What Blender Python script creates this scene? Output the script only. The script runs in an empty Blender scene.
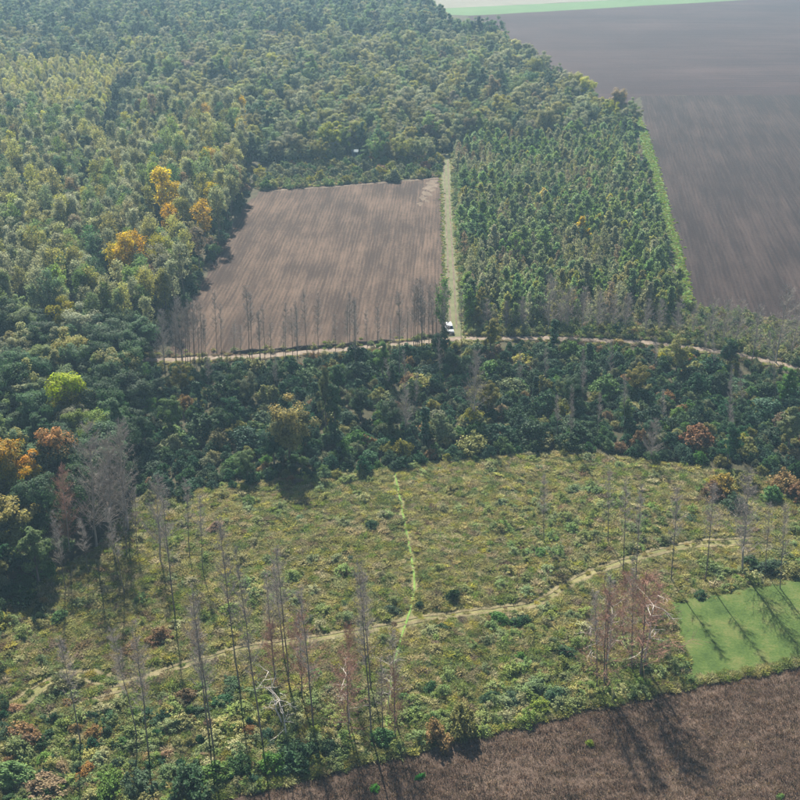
import bpy, math, random
import numpy as np
from mathutils import Vector

random.seed(7)
RNG = np.random.default_rng(11)
S = bpy.context.scene
COL = S.collection

# ------------------------------------------------------------------ camera
FPX, HORIZ, CAMH = 1050.0, -150.0, 120.0          # focal (px of an 800 px picture), horizon row, flying height
TH = math.atan((400 - HORIZ) / FPX)
cd = bpy.data.cameras.new('camera')
cd.sensor_fit = 'HORIZONTAL'
cd.angle = 2 * math.atan(400 / FPX)
cd.clip_start = 1.0
cd.clip_end = 20000
cam = bpy.data.objects.new('camera', cd)
cam.location = (0, 0, CAMH)
cam.rotation_euler = (math.pi / 2 - TH, 0, 0)
COL.objects.link(cam)
S.camera = cam

# ------------------------------------------------------------------ light
SUN_EL = math.radians(42)
SUN_AZ = math.radians(-14)                        # from +Y towards +X
sd = Vector((math.sin(SUN_AZ) * math.cos(SUN_EL), math.cos(SUN_AZ) * math.cos(SUN_EL), math.sin(SUN_EL)))
w = bpy.data.worlds.new('World')
S.world = w
w.use_nodes = True
wn = w.node_tree
bg = wn.nodes['Background']
sky = wn.nodes.new('ShaderNodeTexSky')
sky.sky_type = 'NISHITA'
sky.sun_disc = False
sky.sun_elevation = SUN_EL
sky.sun_rotation = SUN_AZ
wn.links.new(sky.outputs[0], bg.inputs[0])
bg.inputs[1].default_value = 0.055
sl = bpy.data.lights.new('sun', 'SUN')
sl.energy = 5.0
sl.angle = math.radians(0.5)
sl.color = (1.0, 0.94, 0.84)
so = bpy.data.objects.new('sun', sl)
so.rotation_euler = (-sd).to_track_quat('-Z', 'Y').to_euler()
so.location = (0, 0, 300)
COL.objects.link(so)
S.view_settings.view_transform = 'Standard'
S.view_settings.look = 'None'
S.view_settings.gamma = 1
S.view_settings.exposure = 1.75
S.cycles.max_bounces = 6
S.cycles.diffuse_bounces = 2
S.cycles.glossy_bounces = 1
S.cycles.transmission_bounces = 3
S.cycles.volume_bounces = 0
HAZE_DENSITY = 0.00015
HAZE_COLOR = (0.50, 0.78, 1.0)

# ------------------------------------------------------------------ projection between picture and ground
CT, ST = math.cos(TH), math.sin(TH)
def ray(x, y):
    u, v = (x - 400) / FPX, (y - 400) / FPX
    return u, CT - v * ST, -ST - v * CT
def G(x, y):
    d = ray(x, y)
    t = CAMH / -d[2]
    return (d[0] * t, d[1] * t)
def GP(poly):
    return [G(*p) for p in poly]
def PX(X, Y, Z=0):
    X, Y = np.asarray(X, float), np.asarray(Y, float)
    z = Z - CAMH
    dep = Y * CT - z * ST
    up = Y * ST + z * CT
    return 400 + FPX * X / dep, 400 - FPX * up / dep
def base_top(bx, by, tx, ty):
    """ground point, height and sideways lean of an upright thing seen from base pixel to top pixel"""
    X, Y = G(bx, by)
    d = ray(tx, ty)
    t = Y / d[1]
    return X, Y, CAMH + d[2] * t, d[0] * t - X

# ------------------------------------------------------------------ object helpers
def tag(o, label=None, cat=None, group=None, kind=None):
    if label: o['label'] = label
    if cat: o['category'] = cat
    if group: o['group'] = group
    if kind: o['kind'] = kind
    return o
def link(name, data, parent=None):
    o = bpy.data.objects.new(name, data)
    COL.objects.link(o)
    if parent: o.parent = parent
    return o

class MB:
    """collects numpy vertex / face blocks into one mesh"""
    def __init__(s):
        s.v, s.n, s.loops, s.tot, s.mi, s.sm = [], 0, [], [], [], []
    def add(s, v, f, mat=0, smooth=False):
        v = np.asarray(v, float).reshape(-1, 3)
        f = np.asarray(f, int)
        s.v.append(v)
        s.loops.append((f + s.n).ravel())
        s.tot.append(np.full(len(f), f.shape[1]))
        s.mi.append(np.full(len(f), mat))
        s.sm.append(np.full(len(f), smooth))
        s.n += len(v)
        return s
    def tube(s, pts, rad, sides=5, mat=0):
        pts = np.asarray(pts, float)
        m = len(pts)
        a = np.arange(sides) * 2 * np.pi / sides
        d = np.gradient(pts, axis=0)
        d /= np.linalg.norm(d, axis=1, keepdims=True) + 1e-9
        ref = np.where(np.abs(d[:, 2:3]) < 0.9, [[0, 0, 1.0]], [[1.0, 0, 0]])
        p = np.cross(d, ref); p /= np.linalg.norm(p, axis=1, keepdims=True) + 1e-9
        q = np.cross(d, p)
        rad = np.asarray(rad, float).reshape(-1, 1, 1)
        V = pts[:, None] + rad * (np.cos(a)[None, :, None] * p[:, None] + np.sin(a)[None, :, None] * q[:, None])
        i = np.arange(m - 1)[:, None] * sides
        j = np.arange(sides)[None]
        k = (j + 1) % sides
        F = np.stack([i + j, i + k, i + sides + k, i + sides + j], -1).reshape(-1, 4)
        return s.add(V, F, mat, True)
    def twigs(s, A, B, r, mat=0):
        """many three-sided thin spikes from A to B at once"""
        A, B = np.asarray(A, float), np.asarray(B, float)
        n = len(A)
        r = np.broadcast_to(np.asarray(r, float), (n,)).reshape(-1, 1)
        d = B - A
        d /= np.linalg.norm(d, axis=1, keepdims=True) + 1e-9
        ref = np.where(np.abs(d[:, 2:3]) < 0.9, [[0, 0, 1.0]], [[1.0, 0, 0]])
        p = np.cross(d, ref); p /= np.linalg.norm(p, axis=1, keepdims=True) + 1e-9
        q = np.cross(d, p)
        V = np.stack([A + r * p, A + r * (-.5 * p + .87 * q), A + r * (-.5 * p - .87 * q), B], 1)
        b = np.arange(n)[:, None] * 4
        F = np.concatenate([b + [[0, 1, 3]], b + [[1, 2, 3]], b + [[2, 0, 3]]])
        return s.add(V, F, mat)
    def leaves(s, C, N, size, mat=0, aspect=0.62, rng=RNG, up=None):
        """diamond leaves, slightly folded"""
        n = len(C)
        N = N / (np.linalg.norm(N, axis=1, keepdims=True) + 1e-9)
        R = rng.normal(size=(n, 3)) if up is None else np.asarray(up, float)
        T = R - (R * N).sum(1, keepdims=True) * N
        T /= np.linalg.norm(T, axis=1, keepdims=True) + 1e-9
        B = np.cross(N, T)
        sz = np.broadcast_to(np.asarray(size, float), (n,)).reshape(-1, 1)
        fold = N * sz * 0.22
        V = np.stack([C + T * sz, C + B * sz * aspect + fold, C - T * sz, C - B * sz * aspect + fold], 1)
        F = np.arange(4 * n).reshape(-1, 4)
        return s.add(V, F, mat)
    def box(s, x0, x1, y0, y1, z0, z1, mat=0):
        v = [(x, y, z) for z in (z0, z1) for y in (y0, y1) for x in (x0, x1)]
        return s.add(v, [(0, 2, 3, 1), (4, 5, 7, 6), (0, 1, 5, 4), (2, 6, 7, 3), (0, 4, 6, 2), (1, 3, 7, 5)], mat)
    def mesh(s, name, mats):
        me = bpy.data.meshes.new(name)
        if s.n:
            V = np.concatenate(s.v); L = np.concatenate(s.loops); T = np.concatenate(s.tot)
            me.vertices.add(len(V)); me.vertices.foreach_set('co', V.astype(np.float32).ravel())
            me.loops.add(len(L)); me.loops.foreach_set('vertex_index', L.astype(np.int32))
            me.polygons.add(len(T))
            me.polygons.foreach_set('loop_start', np.concatenate([[0], np.cumsum(T)[:-1]]).astype(np.int32))
            me.polygons.foreach_set('loop_total', T.astype(np.int32))
            me.polygons.foreach_set('material_index', np.concatenate(s.mi).astype(np.int32))
            me.polygons.foreach_set('use_smooth', np.concatenate(s.sm).astype(bool))
        for m in mats: me.materials.append(m)
        me.update(calc_edges=True)
        return me

# ------------------------------------------------------------------ materials
class NT:
    def __init__(s, name):
        s.m = bpy.data.materials.new(name); s.m.use_nodes = True
        s.t = s.m.node_tree; s.t.nodes.clear()
        s.out = s.n('OutputMaterial')
    def n(s, typ, **k):
        o = s.t.nodes.new('ShaderNode' + typ)
        for a, b in k.items(): setattr(o, a, b)
        return o
    def l(s, a, b): s.t.links.new(a, b)
    def set(s, sock, v):
        if hasattr(v, 'is_linked') or isinstance(v, bpy.types.NodeSocket): s.l(v, sock)
        else: sock.default_value = v
    def math(s, op, a, b=0.0):
        o = s.n('Math', operation=op); s.set(o.inputs[0], a); s.set(o.inputs[1], b); return o.outputs[0]
    def mix(s, f, a, b, mode='MIX'):
        o = s.n('Mix', data_type='RGBA', blend_type=mode)
        s.set(o.inputs[0], f)
        for k, v in ((6, a), (7, b)):
            s.set(o.inputs[k], v if not isinstance(v, tuple) else (*v, 1) if len(v) == 3 else v)
        return o.outputs[2]
    def ramp(s, f, stops):
        o = s.n('ValToRGB'); s.l(f, o.inputs[0]); e = o.color_ramp.elements
        while len(e) < len(stops): e.new(0.5)
        for i, (p, c) in enumerate(stops):
            e[i].position = p; e[i].color = (*c, 1) if isinstance(c, tuple) else (c, c, c, 1)
        return o.outputs[0]
    def noise(s, vec, scale, detail=3, rough=0.55):
        o = s.n('TexNoise'); s.l(vec, o.inputs['Vector'])
        o.inputs['Scale'].default_value = scale; o.inputs['Detail'].default_value = detail
        o.inputs['Roughness'].default_value = rough
        return o.outputs['Fac']
    def coords(s, rotz=0.0, scale=(1, 1, 1)):
        c = s.n('TexCoord'); r = s.n('Mapping'); m = s.n('Mapping')
        s.l(c.outputs['Object'], r.inputs[0]); s.l(r.outputs[0], m.inputs[0])
        r.inputs['Rotation'].default_value = (0, 0, rotz); m.inputs['Scale'].default_value = scale
        return m.outputs[0]
    def bsdf(s, col, rough=0.9, spec=0.2, normal=None):
        p = s.n('BsdfPrincipled')
        s.set(p.inputs['Base Color'], col if not isinstance(col, tuple) else (*col, 1))
        s.set(p.inputs['Roughness'], rough); s.set(p.inputs['Specular IOR Level'], spec)
        if normal is not None: s.l(normal, p.inputs['Normal'])
        return p.outputs[0]
    def bump(s, h, strength=0.5, dist=0.2):
        b = s.n('Bump'); b.inputs['Strength'].default_value = strength; b.inputs['Distance'].default_value = dist
        s.l(h, b.inputs['Height']); return b.outputs[0]
    def done(s, sh):
        s.l(sh, s.out.inputs[0]); return s.m

def leaf_material(name, second=None, transl=0.38):
    """leaf colour comes from the object's own colour, varied per plant and per leaf; second = colour of the upper crown"""
    t = NT(name)
    oi = t.n('ObjectInfo'); ge = t.n('NewGeometry')
    at = t.n('Attribute', attribute_type='INSTANCER', attribute_name='tint')
    has = t.math('GREATER_THAN', at.outputs['Fac'], 0.0005)
    col = t.mix(has, oi.outputs['Color'], at.outputs['Color'])
    if second:
        tc = t.n('TexCoord'); sp = t.n('SeparateXYZ'); t.l(tc.outputs['Generated'], sp.inputs[0])
        nz = t.noise(tc.outputs['Object'], 0.5, 2)
        f = t.math('ADD', sp.outputs[2], t.math('MULTIPLY', t.math('SUBTRACT', nz, 0.5), 0.9))
        f = t.math('ADD', f, t.math('MULTIPLY', t.math('SUBTRACT', ge.outputs['Random Per Island'], 0.5), 0.35))
        fac = t.ramp(f, [(0.52, 0.0), (0.95, 1.0)])
        col = t.mix(fac, col, second)
    tc2 = t.n('TexCoord')
    nz2 = t.noise(tc2.outputs['Object'], 0.45, 2)
    hsv = t.n('HueSaturation')
    hue = t.math('ADD', 0.5, t.math('ADD', t.math('MULTIPLY', t.math('SUBTRACT', oi.outputs['Random'], 0.5), 0.035),
                                    t.math('MULTIPLY', t.math('SUBTRACT', nz2, 0.5), -0.06)))
    r2 = t.math('FRACT', t.math('MULTIPLY', oi.outputs['Random'], 17.31))
    val = t.math('MULTIPLY', t.math('ADD', 0.72, t.math('MULTIPLY', r2, 0.56)),
                 t.math('ADD', 0.62, t.math('MULTIPLY', ge.outputs['Random Per Island'], 0.76)))
    t.l(hue, hsv.inputs['Hue']); t.l(val, hsv.inputs['Value'])
    r3 = t.math('FRACT', t.math('MULTIPLY', oi.outputs['Random'], 53.7))
    t.l(t.math('ADD', 0.9, t.math('MULTIPLY', r3, 0.4)), hsv.inputs['Saturation'])
    t.l(col, hsv.inputs['Color'])
    a = t.bsdf(hsv.outputs[0], 0.6, 0.12)
    tr = t.n('BsdfTranslucent'); t.l(hsv.outputs[0], tr.inputs[0])
    mx = t.n('MixShader'); mx.inputs[0].default_value = transl
    t.l(a, mx.inputs[1]); t.l(tr.outputs[0], mx.inputs[2])
    return t.done(mx.outputs[0])

def bark_material(name, c1, c2):
    t = NT(name)
    v = t.coords(0, (6, 6, 0.7))
    n = t.noise(v, 1.0, 4)
    return t.done(t.bsdf(t.ramp(n, [(0.3, c1), (0.7, c2)]), 0.9, 0.15, t.bump(n, 0.5, 0.05)))

def plain(name, c, rough=0.5, spec=0.4, metal=0.0):
    t = NT(name)
    n = t.noise(t.coords(0), 3.0, 4)
    col = t.mix(t.math('MULTIPLY', n, 0.35), c, tuple(x * 0.75 for x in c))
    p = t.n('BsdfPrincipled'); t.l(col, p.inputs['Base Color'])
    p.inputs['Roughness'].default_value = rough; p.inputs['Specular IOR Level'].default_value = spec
    p.inputs['Metallic'].default_value = metal
    return t.done(p.outputs[0])

def soil(name, dark, mid, light, rot, streak=(1.2, 0.03), patch=0.03, bumpd=0.12, fine=2.5, furrow=0.0, period=2.2):
    t = NT(name)
    o = t.coords(0)
    st = t.noise(t.coords(rot, (streak[0], streak[1], 1)), 1.0, 7, 0.8)
    st2 = t.noise(t.coords(rot, (streak[0] * .22, streak[1] * .6, 1)), 1.0, 3)
    pt = t.noise(o, patch, 4, 0.6)
    fi = t.noise(o, fine, 7, 0.8)
    f = t.math('ADD', t.math('ADD', t.math('MULTIPLY', st, 0.42), t.math('MULTIPLY', pt, 0.28)),
               t.math('ADD', t.math('MULTIPLY', fi, 0.30), t.math('MULTIPLY', st2, 0.30)))
    if furrow:
        wv = t.n('TexWave', wave_type='BANDS', bands_direction='X', wave_profile='SIN')
        t.l(t.coords(rot, (1, .25, 1)), wv.inputs['Vector'])
        wv.inputs['Scale'].default_value = 0.314 / period * 1.0
        wv.inputs['Distortion'].default_value = 5.0; wv.inputs['Detail'].default_value = 3; wv.inputs['Detail Scale'].default_value = 0.6
        msk = t.noise(t.coords(rot, (.07, .02, 1)), 1.0, 3)
        f = t.math('ADD', f, t.math('MULTIPLY', t.math('MULTIPLY', t.math('SUBTRACT', wv.outputs['Fac'], 0.5), furrow), t.math('ADD', 0.3, msk)))
    col = t.ramp(f, [(0.46, dark), (0.61, mid), (0.76, light)])
    h = t.math('ADD', t.math('MULTIPLY', st, 0.8), fi)
    return t.done(t.bsdf(col, 0.95, 0.1, t.bump(h, 0.9, bumpd)))

def turf(name, c1, c2, c3, scale=0.35, fine=3.0, bumpd=0.15):
    t = NT(name)
    o = t.coords(0)
    a = t.noise(o, scale, 4, 0.6); b = t.noise(o, fine, 4, 0.7)
    f = t.math('ADD', t.math('MULTIPLY', a, 0.6), t.math('MULTIPLY', b, 0.4))
    return t.done(t.bsdf(t.ramp(f, [(0.35, c1), (0.5, c2), (0.65, c3)]), 0.95, 0.1, t.bump(b, 0.8, bumpd)))

LEAF = leaf_material('leaf', None, 0.5)
LEAF_DENSE = leaf_material('leaf_dense', None, 0.28)
LEAF_GRASS = leaf_material('leaf_grass', None, 0.5)
LEAF_ORANGE = leaf_material('leaf_orange_top', (0.40, 0.215, 0.012))
LEAF_LIME = leaf_material('leaf_lime_top', (0.40, 0.46, 0.04))
LEAF_GOLD = leaf_material('leaf_gold_top', (0.30, 0.22, 0.04))
BARK = bark_material('bark', (0.085, 0.07, 0.055), (0.16, 0.135, 0.11))
BARK_GREY = bark_material('bark_grey', (0.17, 0.145, 0.12), (0.30, 0.26, 0.22))
BARK_WHITE = bark_material('bark_bleached', (0.34, 0.30, 0.25), (0.52, 0.47, 0.41))
TWIG_RUST = bark_material('twig_rust', (0.22, 0.12, 0.08), (0.36, 0.21, 0.15))

# ------------------------------------------------------------------ scatter helpers
def inside(P, poly):
    P = np.asarray(P, float); x, y = P[:, 0], P[:, 1]
    r = np.zeros(len(P), bool); n = len(poly)
    for i in range(n):
        x1, y1 = poly[i]; x2, y2 = poly[(i + 1) % n]
        c = ((y1 > y) != (y2 > y)) & (x < (x2 - x1) * (y - y1) / (y2 - y1 + 1e-12) + x1)
        r ^= c
    return r
def scatter(poly, step, jit=0.85, rng=RNG, view=None):
    p = np.array(poly); lo, hi = p.min(0), p.max(0)
    gx, gy = np.meshgrid(np.arange(lo[0], hi[0], step), np.arange(lo[1], hi[1], step))
    gx = gx + (np.arange(gx.shape[0])[:, None] % 2) * step * 0.5
    P = np.stack([gx.ravel(), gy.ravel()], 1)
    P += (rng.random(P.shape) - .5) * step * jit
    P = P[inside(P, poly)]
    if view is not None and len(P):
        x, y = PX(P[:, 0], P[:, 1])
        P = P[(x > -view) & (x < 800 + view) & (y < 800 + view)]
    return P
def vnoise(P, scale, seed=0):
    """smooth value noise on points"""
    P = np.asarray(P, float) * scale
    i = np.floor(P).astype(int); f = P - i; f = f * f * (3 - 2 * f)
    def h(a, b):
        q = (a * 374761393 + b * 668265263 + seed * 974634777) & 0x7fffffff
        q = ((q ^ (q >> 13)) * 1274126177) & 0x7fffffff
        return ((q ^ (q >> 16)) & 0xffff) / 65535.0
    x, y = i[:, 0], i[:, 1]
    return (h(x, y) * (1 - f[:, 0]) + h(x + 1, y) * f[:, 0]) * (1 - f[:, 1]) + (h(x, y + 1) * (1 - f[:, 0]) + h(x + 1, y + 1) * f[:, 0]) * f[:, 1]
def polyline_dist(P, line):
    P = np.asarray(P, float); best = np.full(len(P), 1e9)
    for a, b in zip(line[:-1], line[1:]):
        a, b = np.array(a), np.array(b); d = b - a
        t = np.clip(((P - a) @ d) / (d @ d), 0, 1)
        best = np.minimum(best, np.linalg.norm(P - a - t[:, None] * d, axis=1))
    return best

# ------------------------------------------------------------------ ground sheets
def sheet(name, poly, z, mat, jitter=0.4, seg=2.0, seed=0):
    pts = []
    n = len(poly)
    for i in range(n):
        a, b = np.array(poly[i]), np.array(poly[(i + 1) % n])
        L = np.linalg.norm(b - a); k = max(1, min(400, int(L / seg)))
        nr = np.array([-(b - a)[1], (b - a)[0]]) / (L + 1e-9)
        for q in range(k):
            p = a + (b - a) * q / k
            o = (vnoise(p[None], 0.45, seed)[0] - .5) * 2 + (vnoise(p[None], 0.13, seed + 5)[0] - .5) * 2
            pts.append(p + nr * o * jitter)
    me = bpy.data.meshes.new(name)
    me.from_pydata([(p[0], p[1], z) for p in pts], [], [list(range(len(pts)))])
    me.materials.append(mat); me.update()
    if me.polygons[0].normal.z < 0: me.flip_normals()
    return tag(link(name, me), kind='structure')
def grid_sheet(name, poly, step, z, amp, scale, mat, seed=0):
    p = np.array(poly); lo, hi = p.min(0), p.max(0)
    xs = np.arange(lo[0], hi[0] + step, step); ys = np.arange(lo[1], hi[1] + step, step)
    gx, gy = np.meshgrid(xs, ys)
    P = np.stack([gx.ravel(), gy.ravel()], 1)
    h = z + amp * (vnoise(P, scale, seed) + 0.5 * vnoise(P, scale * 2.3, seed + 1) + 0.35 * vnoise(P, scale * 0.3, seed + 2))
    nx = len(xs)
    i, j = np.meshgrid(np.arange(len(ys) - 1), np.arange(nx - 1), indexing='ij')
    a = (i * nx + j).ravel()
    F = np.stack([a, a + 1, a + nx + 1, a + nx], 1)
    F = F[inside(P[F].mean(1), poly)]
    used, inv = np.unique(F.ravel(), return_inverse=True)
    m = MB().add(np.column_stack([P, h])[used], inv.reshape(-1, 4), 0, True)
    return tag(link(name, m.mesh(name, [mat])), kind='structure')
def meadow_height(P, amp=0.25, scale=0.55, seed=0):
    return -0.02 + amp * (vnoise(P, scale, seed) + 0.5 * vnoise(P, scale * 2.3, seed + 1) + 0.35 * vnoise(P, scale * 0.3, seed + 2))
def ribbon(name, line, width, z, mat, jitter=0.25, seed=0, step=0.8):
    pts = []
    for a, b in zip(line[:-1], line[1:]):
        a, b = np.array(a), np.array(b); k = max(1, int(np.linalg.norm(b - a) / step))
        pts += [a + (b - a) * q / k for q in range(k)]
    pts.append(np.array(line[-1])); pts = np.array(pts)
    ker = np.ones(7) / 7
    pad = np.pad(pts, ((3, 3), (0, 0)), mode='edge')
    pts = np.stack([np.convolve(pad[:, c], ker, 'valid') for c in (0, 1)], 1)
    d = np.gradient(pts, axis=0); d /= np.linalg.norm(d, axis=1, keepdims=True) + 1e-9
    nr = np.stack([-d[:, 1], d[:, 0]], 1)
    wl = width / 2 * (1 + jitter * (vnoise(pts, 0.5, seed) - .5) * 2); wr = width / 2 * (1 + jitter * (vnoise(pts, 0.5, seed + 9) - .5) * 2)
    zz = np.full(len(pts), z) + 0.02 * vnoise(pts, 0.7, seed)
    pl_, pr_ = pts + nr * wl[:, None], pts - nr * wr[:, None]
    zl, zr = (zz, zz) if z is not None and z < .3 else (meadow_height(pl_) + z - .46, meadow_height(pr_) + z - .46)
    V = np.concatenate([np.column_stack([pl_, zl]), np.column_stack([pr_, zr])])
    n = len(pts); i = np.arange(n - 1)
    F = np.stack([i, i + n, i + n + 1, i + 1], 1)
    m = MB().add(V, F, 0, True).mesh(name, [mat])
    if m.polygons[0].normal.z < 0: m.flip_normals()
    return tag(link(name, m), kind='structure')

LANE_ROT = math.atan(0.05)
STRIP_ROT = math.atan(0.155)
M_FOREST = turf('forest_floor', (0.022, 0.022, 0.013), (0.038, 0.036, 0.019), (0.065, 0.053, 0.032), 0.3)
M_MEADOW = turf('meadow_turf', (0.07, 0.075, 0.03), (0.13, 0.125, 0.05), (0.20, 0.17, 0.08), 0.25)
M_SOIL_MID = soil('pale_ploughed_soil', (0.017, 0.0096, 0.0065), (0.032, 0.0203, 0.0138), (0.090, 0.060, 0.041), LANE_ROT, (0.8, 0.05), 0.04, 0.16, 1.1, 0.065, 1.15)
M_SOIL_DARK = soil('dark_ploughed_soil', (0.0075, 0.0040, 0.0038), (0.0130, 0.0074, 0.0066), (0.036, 0.0235, 0.0195), STRIP_ROT, (0.8, 0.03), 0.02, 0.16, 0.9, 0.05, 1.5)
M_SOIL_FAR = soil('far_ploughed_soil', (0.0125, 0.0058, 0.0060), (0.020, 0.0100, 0.0100), (0.038, 0.022, 0.020), math.pi / 2, (0.10, 0.012), 0.012, 0.2, .5, 0.06, 6)
M_SOIL_NEAR = soil('stubble_soil', (0.035, 0.0225, 0.0160), (0.060, 0.040, 0.029), (0.118, 0.084, 0.062), math.radians(62), (0.8, 0.2), 0.05, 0.2, 3.5)
M_LANE = turf('grass_lane_turf', (0.060, 0.068, 0.030), (0.090, 0.095, 0.045), (0.13, 0.12, 0.065), 0.25)
M_STRIP = turf('bright_grass', (0.04, 0.075, 0.014), (0.06, 0.105, 0.02), (0.09, 0.12, 0.034), 0.25)
M_PATCH = turf('mown_grass', (0.023, 0.044, 0.010), (0.048, 0.076, 0.017), (0.092, 0.098, 0.032), 0.22, 2.2)
M_FARGREEN = turf('far_green_crop', (0.052, 0.095, 0.038), (0.062, 0.110, 0.044), (0.075, 0.118, 0.052), 0.03)
M_FARPALE = turf('far_pale_stubble', (0.10, 0.10, 0.075), (0.125, 0.12, 0.092), (0.14, 0.135, 0.105), 0.03)
M_ROAD = turf('dirt_road', (0.10, 0.076, 0.056), (0.15, 0.118, 0.088), (0.20, 0.165, 0.125), 0.5)
M_RUT = turf('dry_rut', (0.085, 0.072, 0.037), (0.132, 0.112, 0.058), (0.185, 0.155, 0.085), 0.5)
M_PATH = turf('green_path', (0.07, 0.13, 0.028), (0.105, 0.18, 0.036), (0.15, 0.215, 0.06), 0.6)
M_SAND = turf('sandy_soil', (0.06, 0.044, 0.031), (0.10, 0.075, 0.053), (0.15, 0.115, 0.082), 0.4)

big = 6000
sheet('ground', [(-big, -1500), (big, -1500), (big, 8000), (-big, 8000)], 0.0, M_FOREST, 0, 5000)
FIELD = [(262, 190), (330, 186), (440, 177), (443, 240), (446, 336), (400, 344), (340, 349), (250, 356.5), (165, 359), (182, 320), (205, 280), (225, 240), (245, 205)]
RIGHT_DARK = [(640, 96), (1250, 92), (1400, 345), (800, 330), (694, 318), (690, 290), (668, 215), (648, 140)]
RIGHT_FAR = [(450, 36), (470, 16), (500, 14.5), (780, -1.5), (1300, -25), (1250, 92), (642, 96), (600, 118), (540, 85)]
FAR_GREEN = [(425, 14), (470, 15.5), (500, 14), (780, -2), (1300, -26), (1290, -31), (780, -9), (560, 3), (430, 9)]
FAR_PALE = [(430, 9), (560, 3), (780, -9), (1290, -31), (1250, -80), (380, -60)]
sheet('pale_field', GP(FAR_PALE), 0.04, M_FARPALE, 2, 20)
sheet('green_field', GP(FAR_GREEN), 0.05, M_FARGREEN, 0.8, 20)
sheet('far_ploughed_field', GP(RIGHT_FAR), 0.03, M_SOIL_FAR, 1.0, 6)
sheet('dark_ploughed_field', GP(RIGHT_DARK), 0.045, M_SOIL_DARK, 0.8, 4)
sheet('ploughed_field', GP(FIELD), 0.03, M_SOIL_MID, 0.7, 3)
LANE = [(440, 158), (451, 152), (453, 200), (457, 260), (462, 320), (466, 338), (446, 338), (444.5, 280), (442.5, 220)]
sheet('grass_lane', GP(LANE), 0.05, M_LANE, 0.35, 2)
STRIP = [(633, 112), (639, 112), (650, 140), (669, 205), (686, 265), (695, 308), (683, 305), (676, 270), (660, 210), (643, 150)]
sheet('grass_strip', GP(STRIP), 0.06, M_STRIP, 0.7, 2)
for o_ in (2.6, 6.4):
    ribbon('wheel_rut', GP([(441.3 + o_, 160), (443 + o_ * 1.15, 220), (445 + o_ * 1.4, 280), (446.5 + o_ * 1.6, 330)]), .45, .065, M_SAND, .6, int(o_ * 10))
for q_, (sx_, sy_, r_) in enumerate(((432, 183.5, 2.6), (435, 186, 1.8), (429, 187.5, 2.3), (432, 190, 1.7), (426, 193, 1.9), (430, 195, 1.3), (423, 198, 1.8), (427, 201, 1.2), (420, 204, 1.5), (436, 181, 1.4), (425, 189, 1.0))):
    c_ = np.array(G(sx_, sy_)); a_ = np.arange(22) * 2 * math.pi / 22
    rr_ = r_ * (.55 + .9 * vnoise(np.column_stack([a_ * 1.3 + q_ * 7, a_ * 0]), 1.0, q_))
    sheet('sandy_patch', [tuple(c_ + [math.cos(t_) * k_ * .8, math.sin(t_) * k_ * 1.5]) for t_, k_ in zip(a_, rr_)], .045 + .004 * q_, M_SAND, 0, 5)
ribbon('field_verge', GP([(262, 191), (330, 187), (440, 178)]), 1.3, 0.048, M_SAND, 0.95, 4)
PATCH = [(670, 604), (735, 592), (800, 578), (860, 566), (870, 650), (800, 663), (745, 674), (692, 682), (684, 660)]
MEADOW = [(-120, 640), (20, 600), (100, 545), (140, 500), (230, 485), (400, 468), (560, 452), (700, 468), (920, 500), (960, 640), (870, 650), (800, 664), (700, 684), (560, 716), (390, 757), (200, 806), (80, 860), (-200, 900)]
NEARFIELD = [(80, 850), (200, 800), (390, 756), (560, 715), (700, 683), (800, 665), (960, 635), (1050, 900), (900, 1000), (60, 1000)]
grid_sheet('meadow', GP(MEADOW), 0.7, -0.02, 0.25, 0.55, M_MEADOW)
grid_sheet('stubble_field', GP(NEARFIELD), 0.45, 0.02, 0.16, 1.3, M_SOIL_NEAR, 3)
grid_sheet('mown_grass', GP(PATCH), 0.5, 0.42, 0.08, 0.4, M_PATCH, 6)
ROAD = GP([(-40, 362), (60, 361), (170, 360), (250, 357), (340, 350), (400, 345), (450, 339), (540, 338), (650, 343), (740, 355), (800, 369), (900, 395)])
ribbon('dirt_road', ROAD, 2.6, 0.06, M_ROAD, 0.3, 2)
M_BANK = turf('earth_bank', (0.03, 0.022, 0.016), (0.05, 0.037, 0.028), (0.09, 0.07, 0.05), 0.6)
bk = np.array(GP([(226, 353), (255, 352), (290, 349.5), (330, 346.5), (365, 343.5), (400, 340.5)]))
bk = np.column_stack([np.interp(np.linspace(0, 5, 90), np.arange(6), bk[:, c]) for c in (0, 1)])
hh_ = .95 * np.clip(np.sin(np.linspace(0, math.pi, 90)) * 3, 0, 1) * (.55 + .7 * vnoise(bk, .4, 77))
rows = [np.column_stack([bk + [0, o_ + .3 * (vnoise(bk, .8, 70 + q)[0] - .5)], .04 + hh_ * f_]) for q, (o_, f_) in enumerate(((-.9, -.2), (-.5, .75), (.0, 1.0), (.7, .6), (1.6, -.1)))]
i_, j_ = np.meshgrid(np.arange(4), np.arange(89), indexing='ij'); a_ = (i_ * 90 + j_).ravel()
tag(link('earth_bank', MB().add(np.concatenate(rows), np.stack([a_, a_ + 1, a_ + 91, a_ + 90], 1), 0, True).mesh('earth_bank', [M_BANK])), kind='structure')
RUT_MAIN = [(4, 708), (30, 690), (60, 673), (95, 672), (130, 683), (180, 664), (250, 645), (320, 636), (370, 628), (420, 617), (470, 611), (530, 604), (555, 590), (575, 577), (610, 563), (650, 552), (690, 542), (760, 538)]
RUT_TWO = [(10, 718), (45, 690), (75, 678), (110, 690), (150, 678), (185, 668), (250, 650), (320, 641), (370, 633), (420, 622), (470, 616), (535, 609), (562, 594), (582, 581), (615, 568), (652, 557), (690, 548), (770, 545)]
RUT_SIDE = [(20, 740), (55, 712), (90, 700), (130, 690)]
GREEN_PATH = [(394, 468), (399, 495), (404, 520), (410, 550), (415, 585), (411, 610), (403, 632), (395, 660), (390, 690), (387, 715), (386, 745)]
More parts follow.
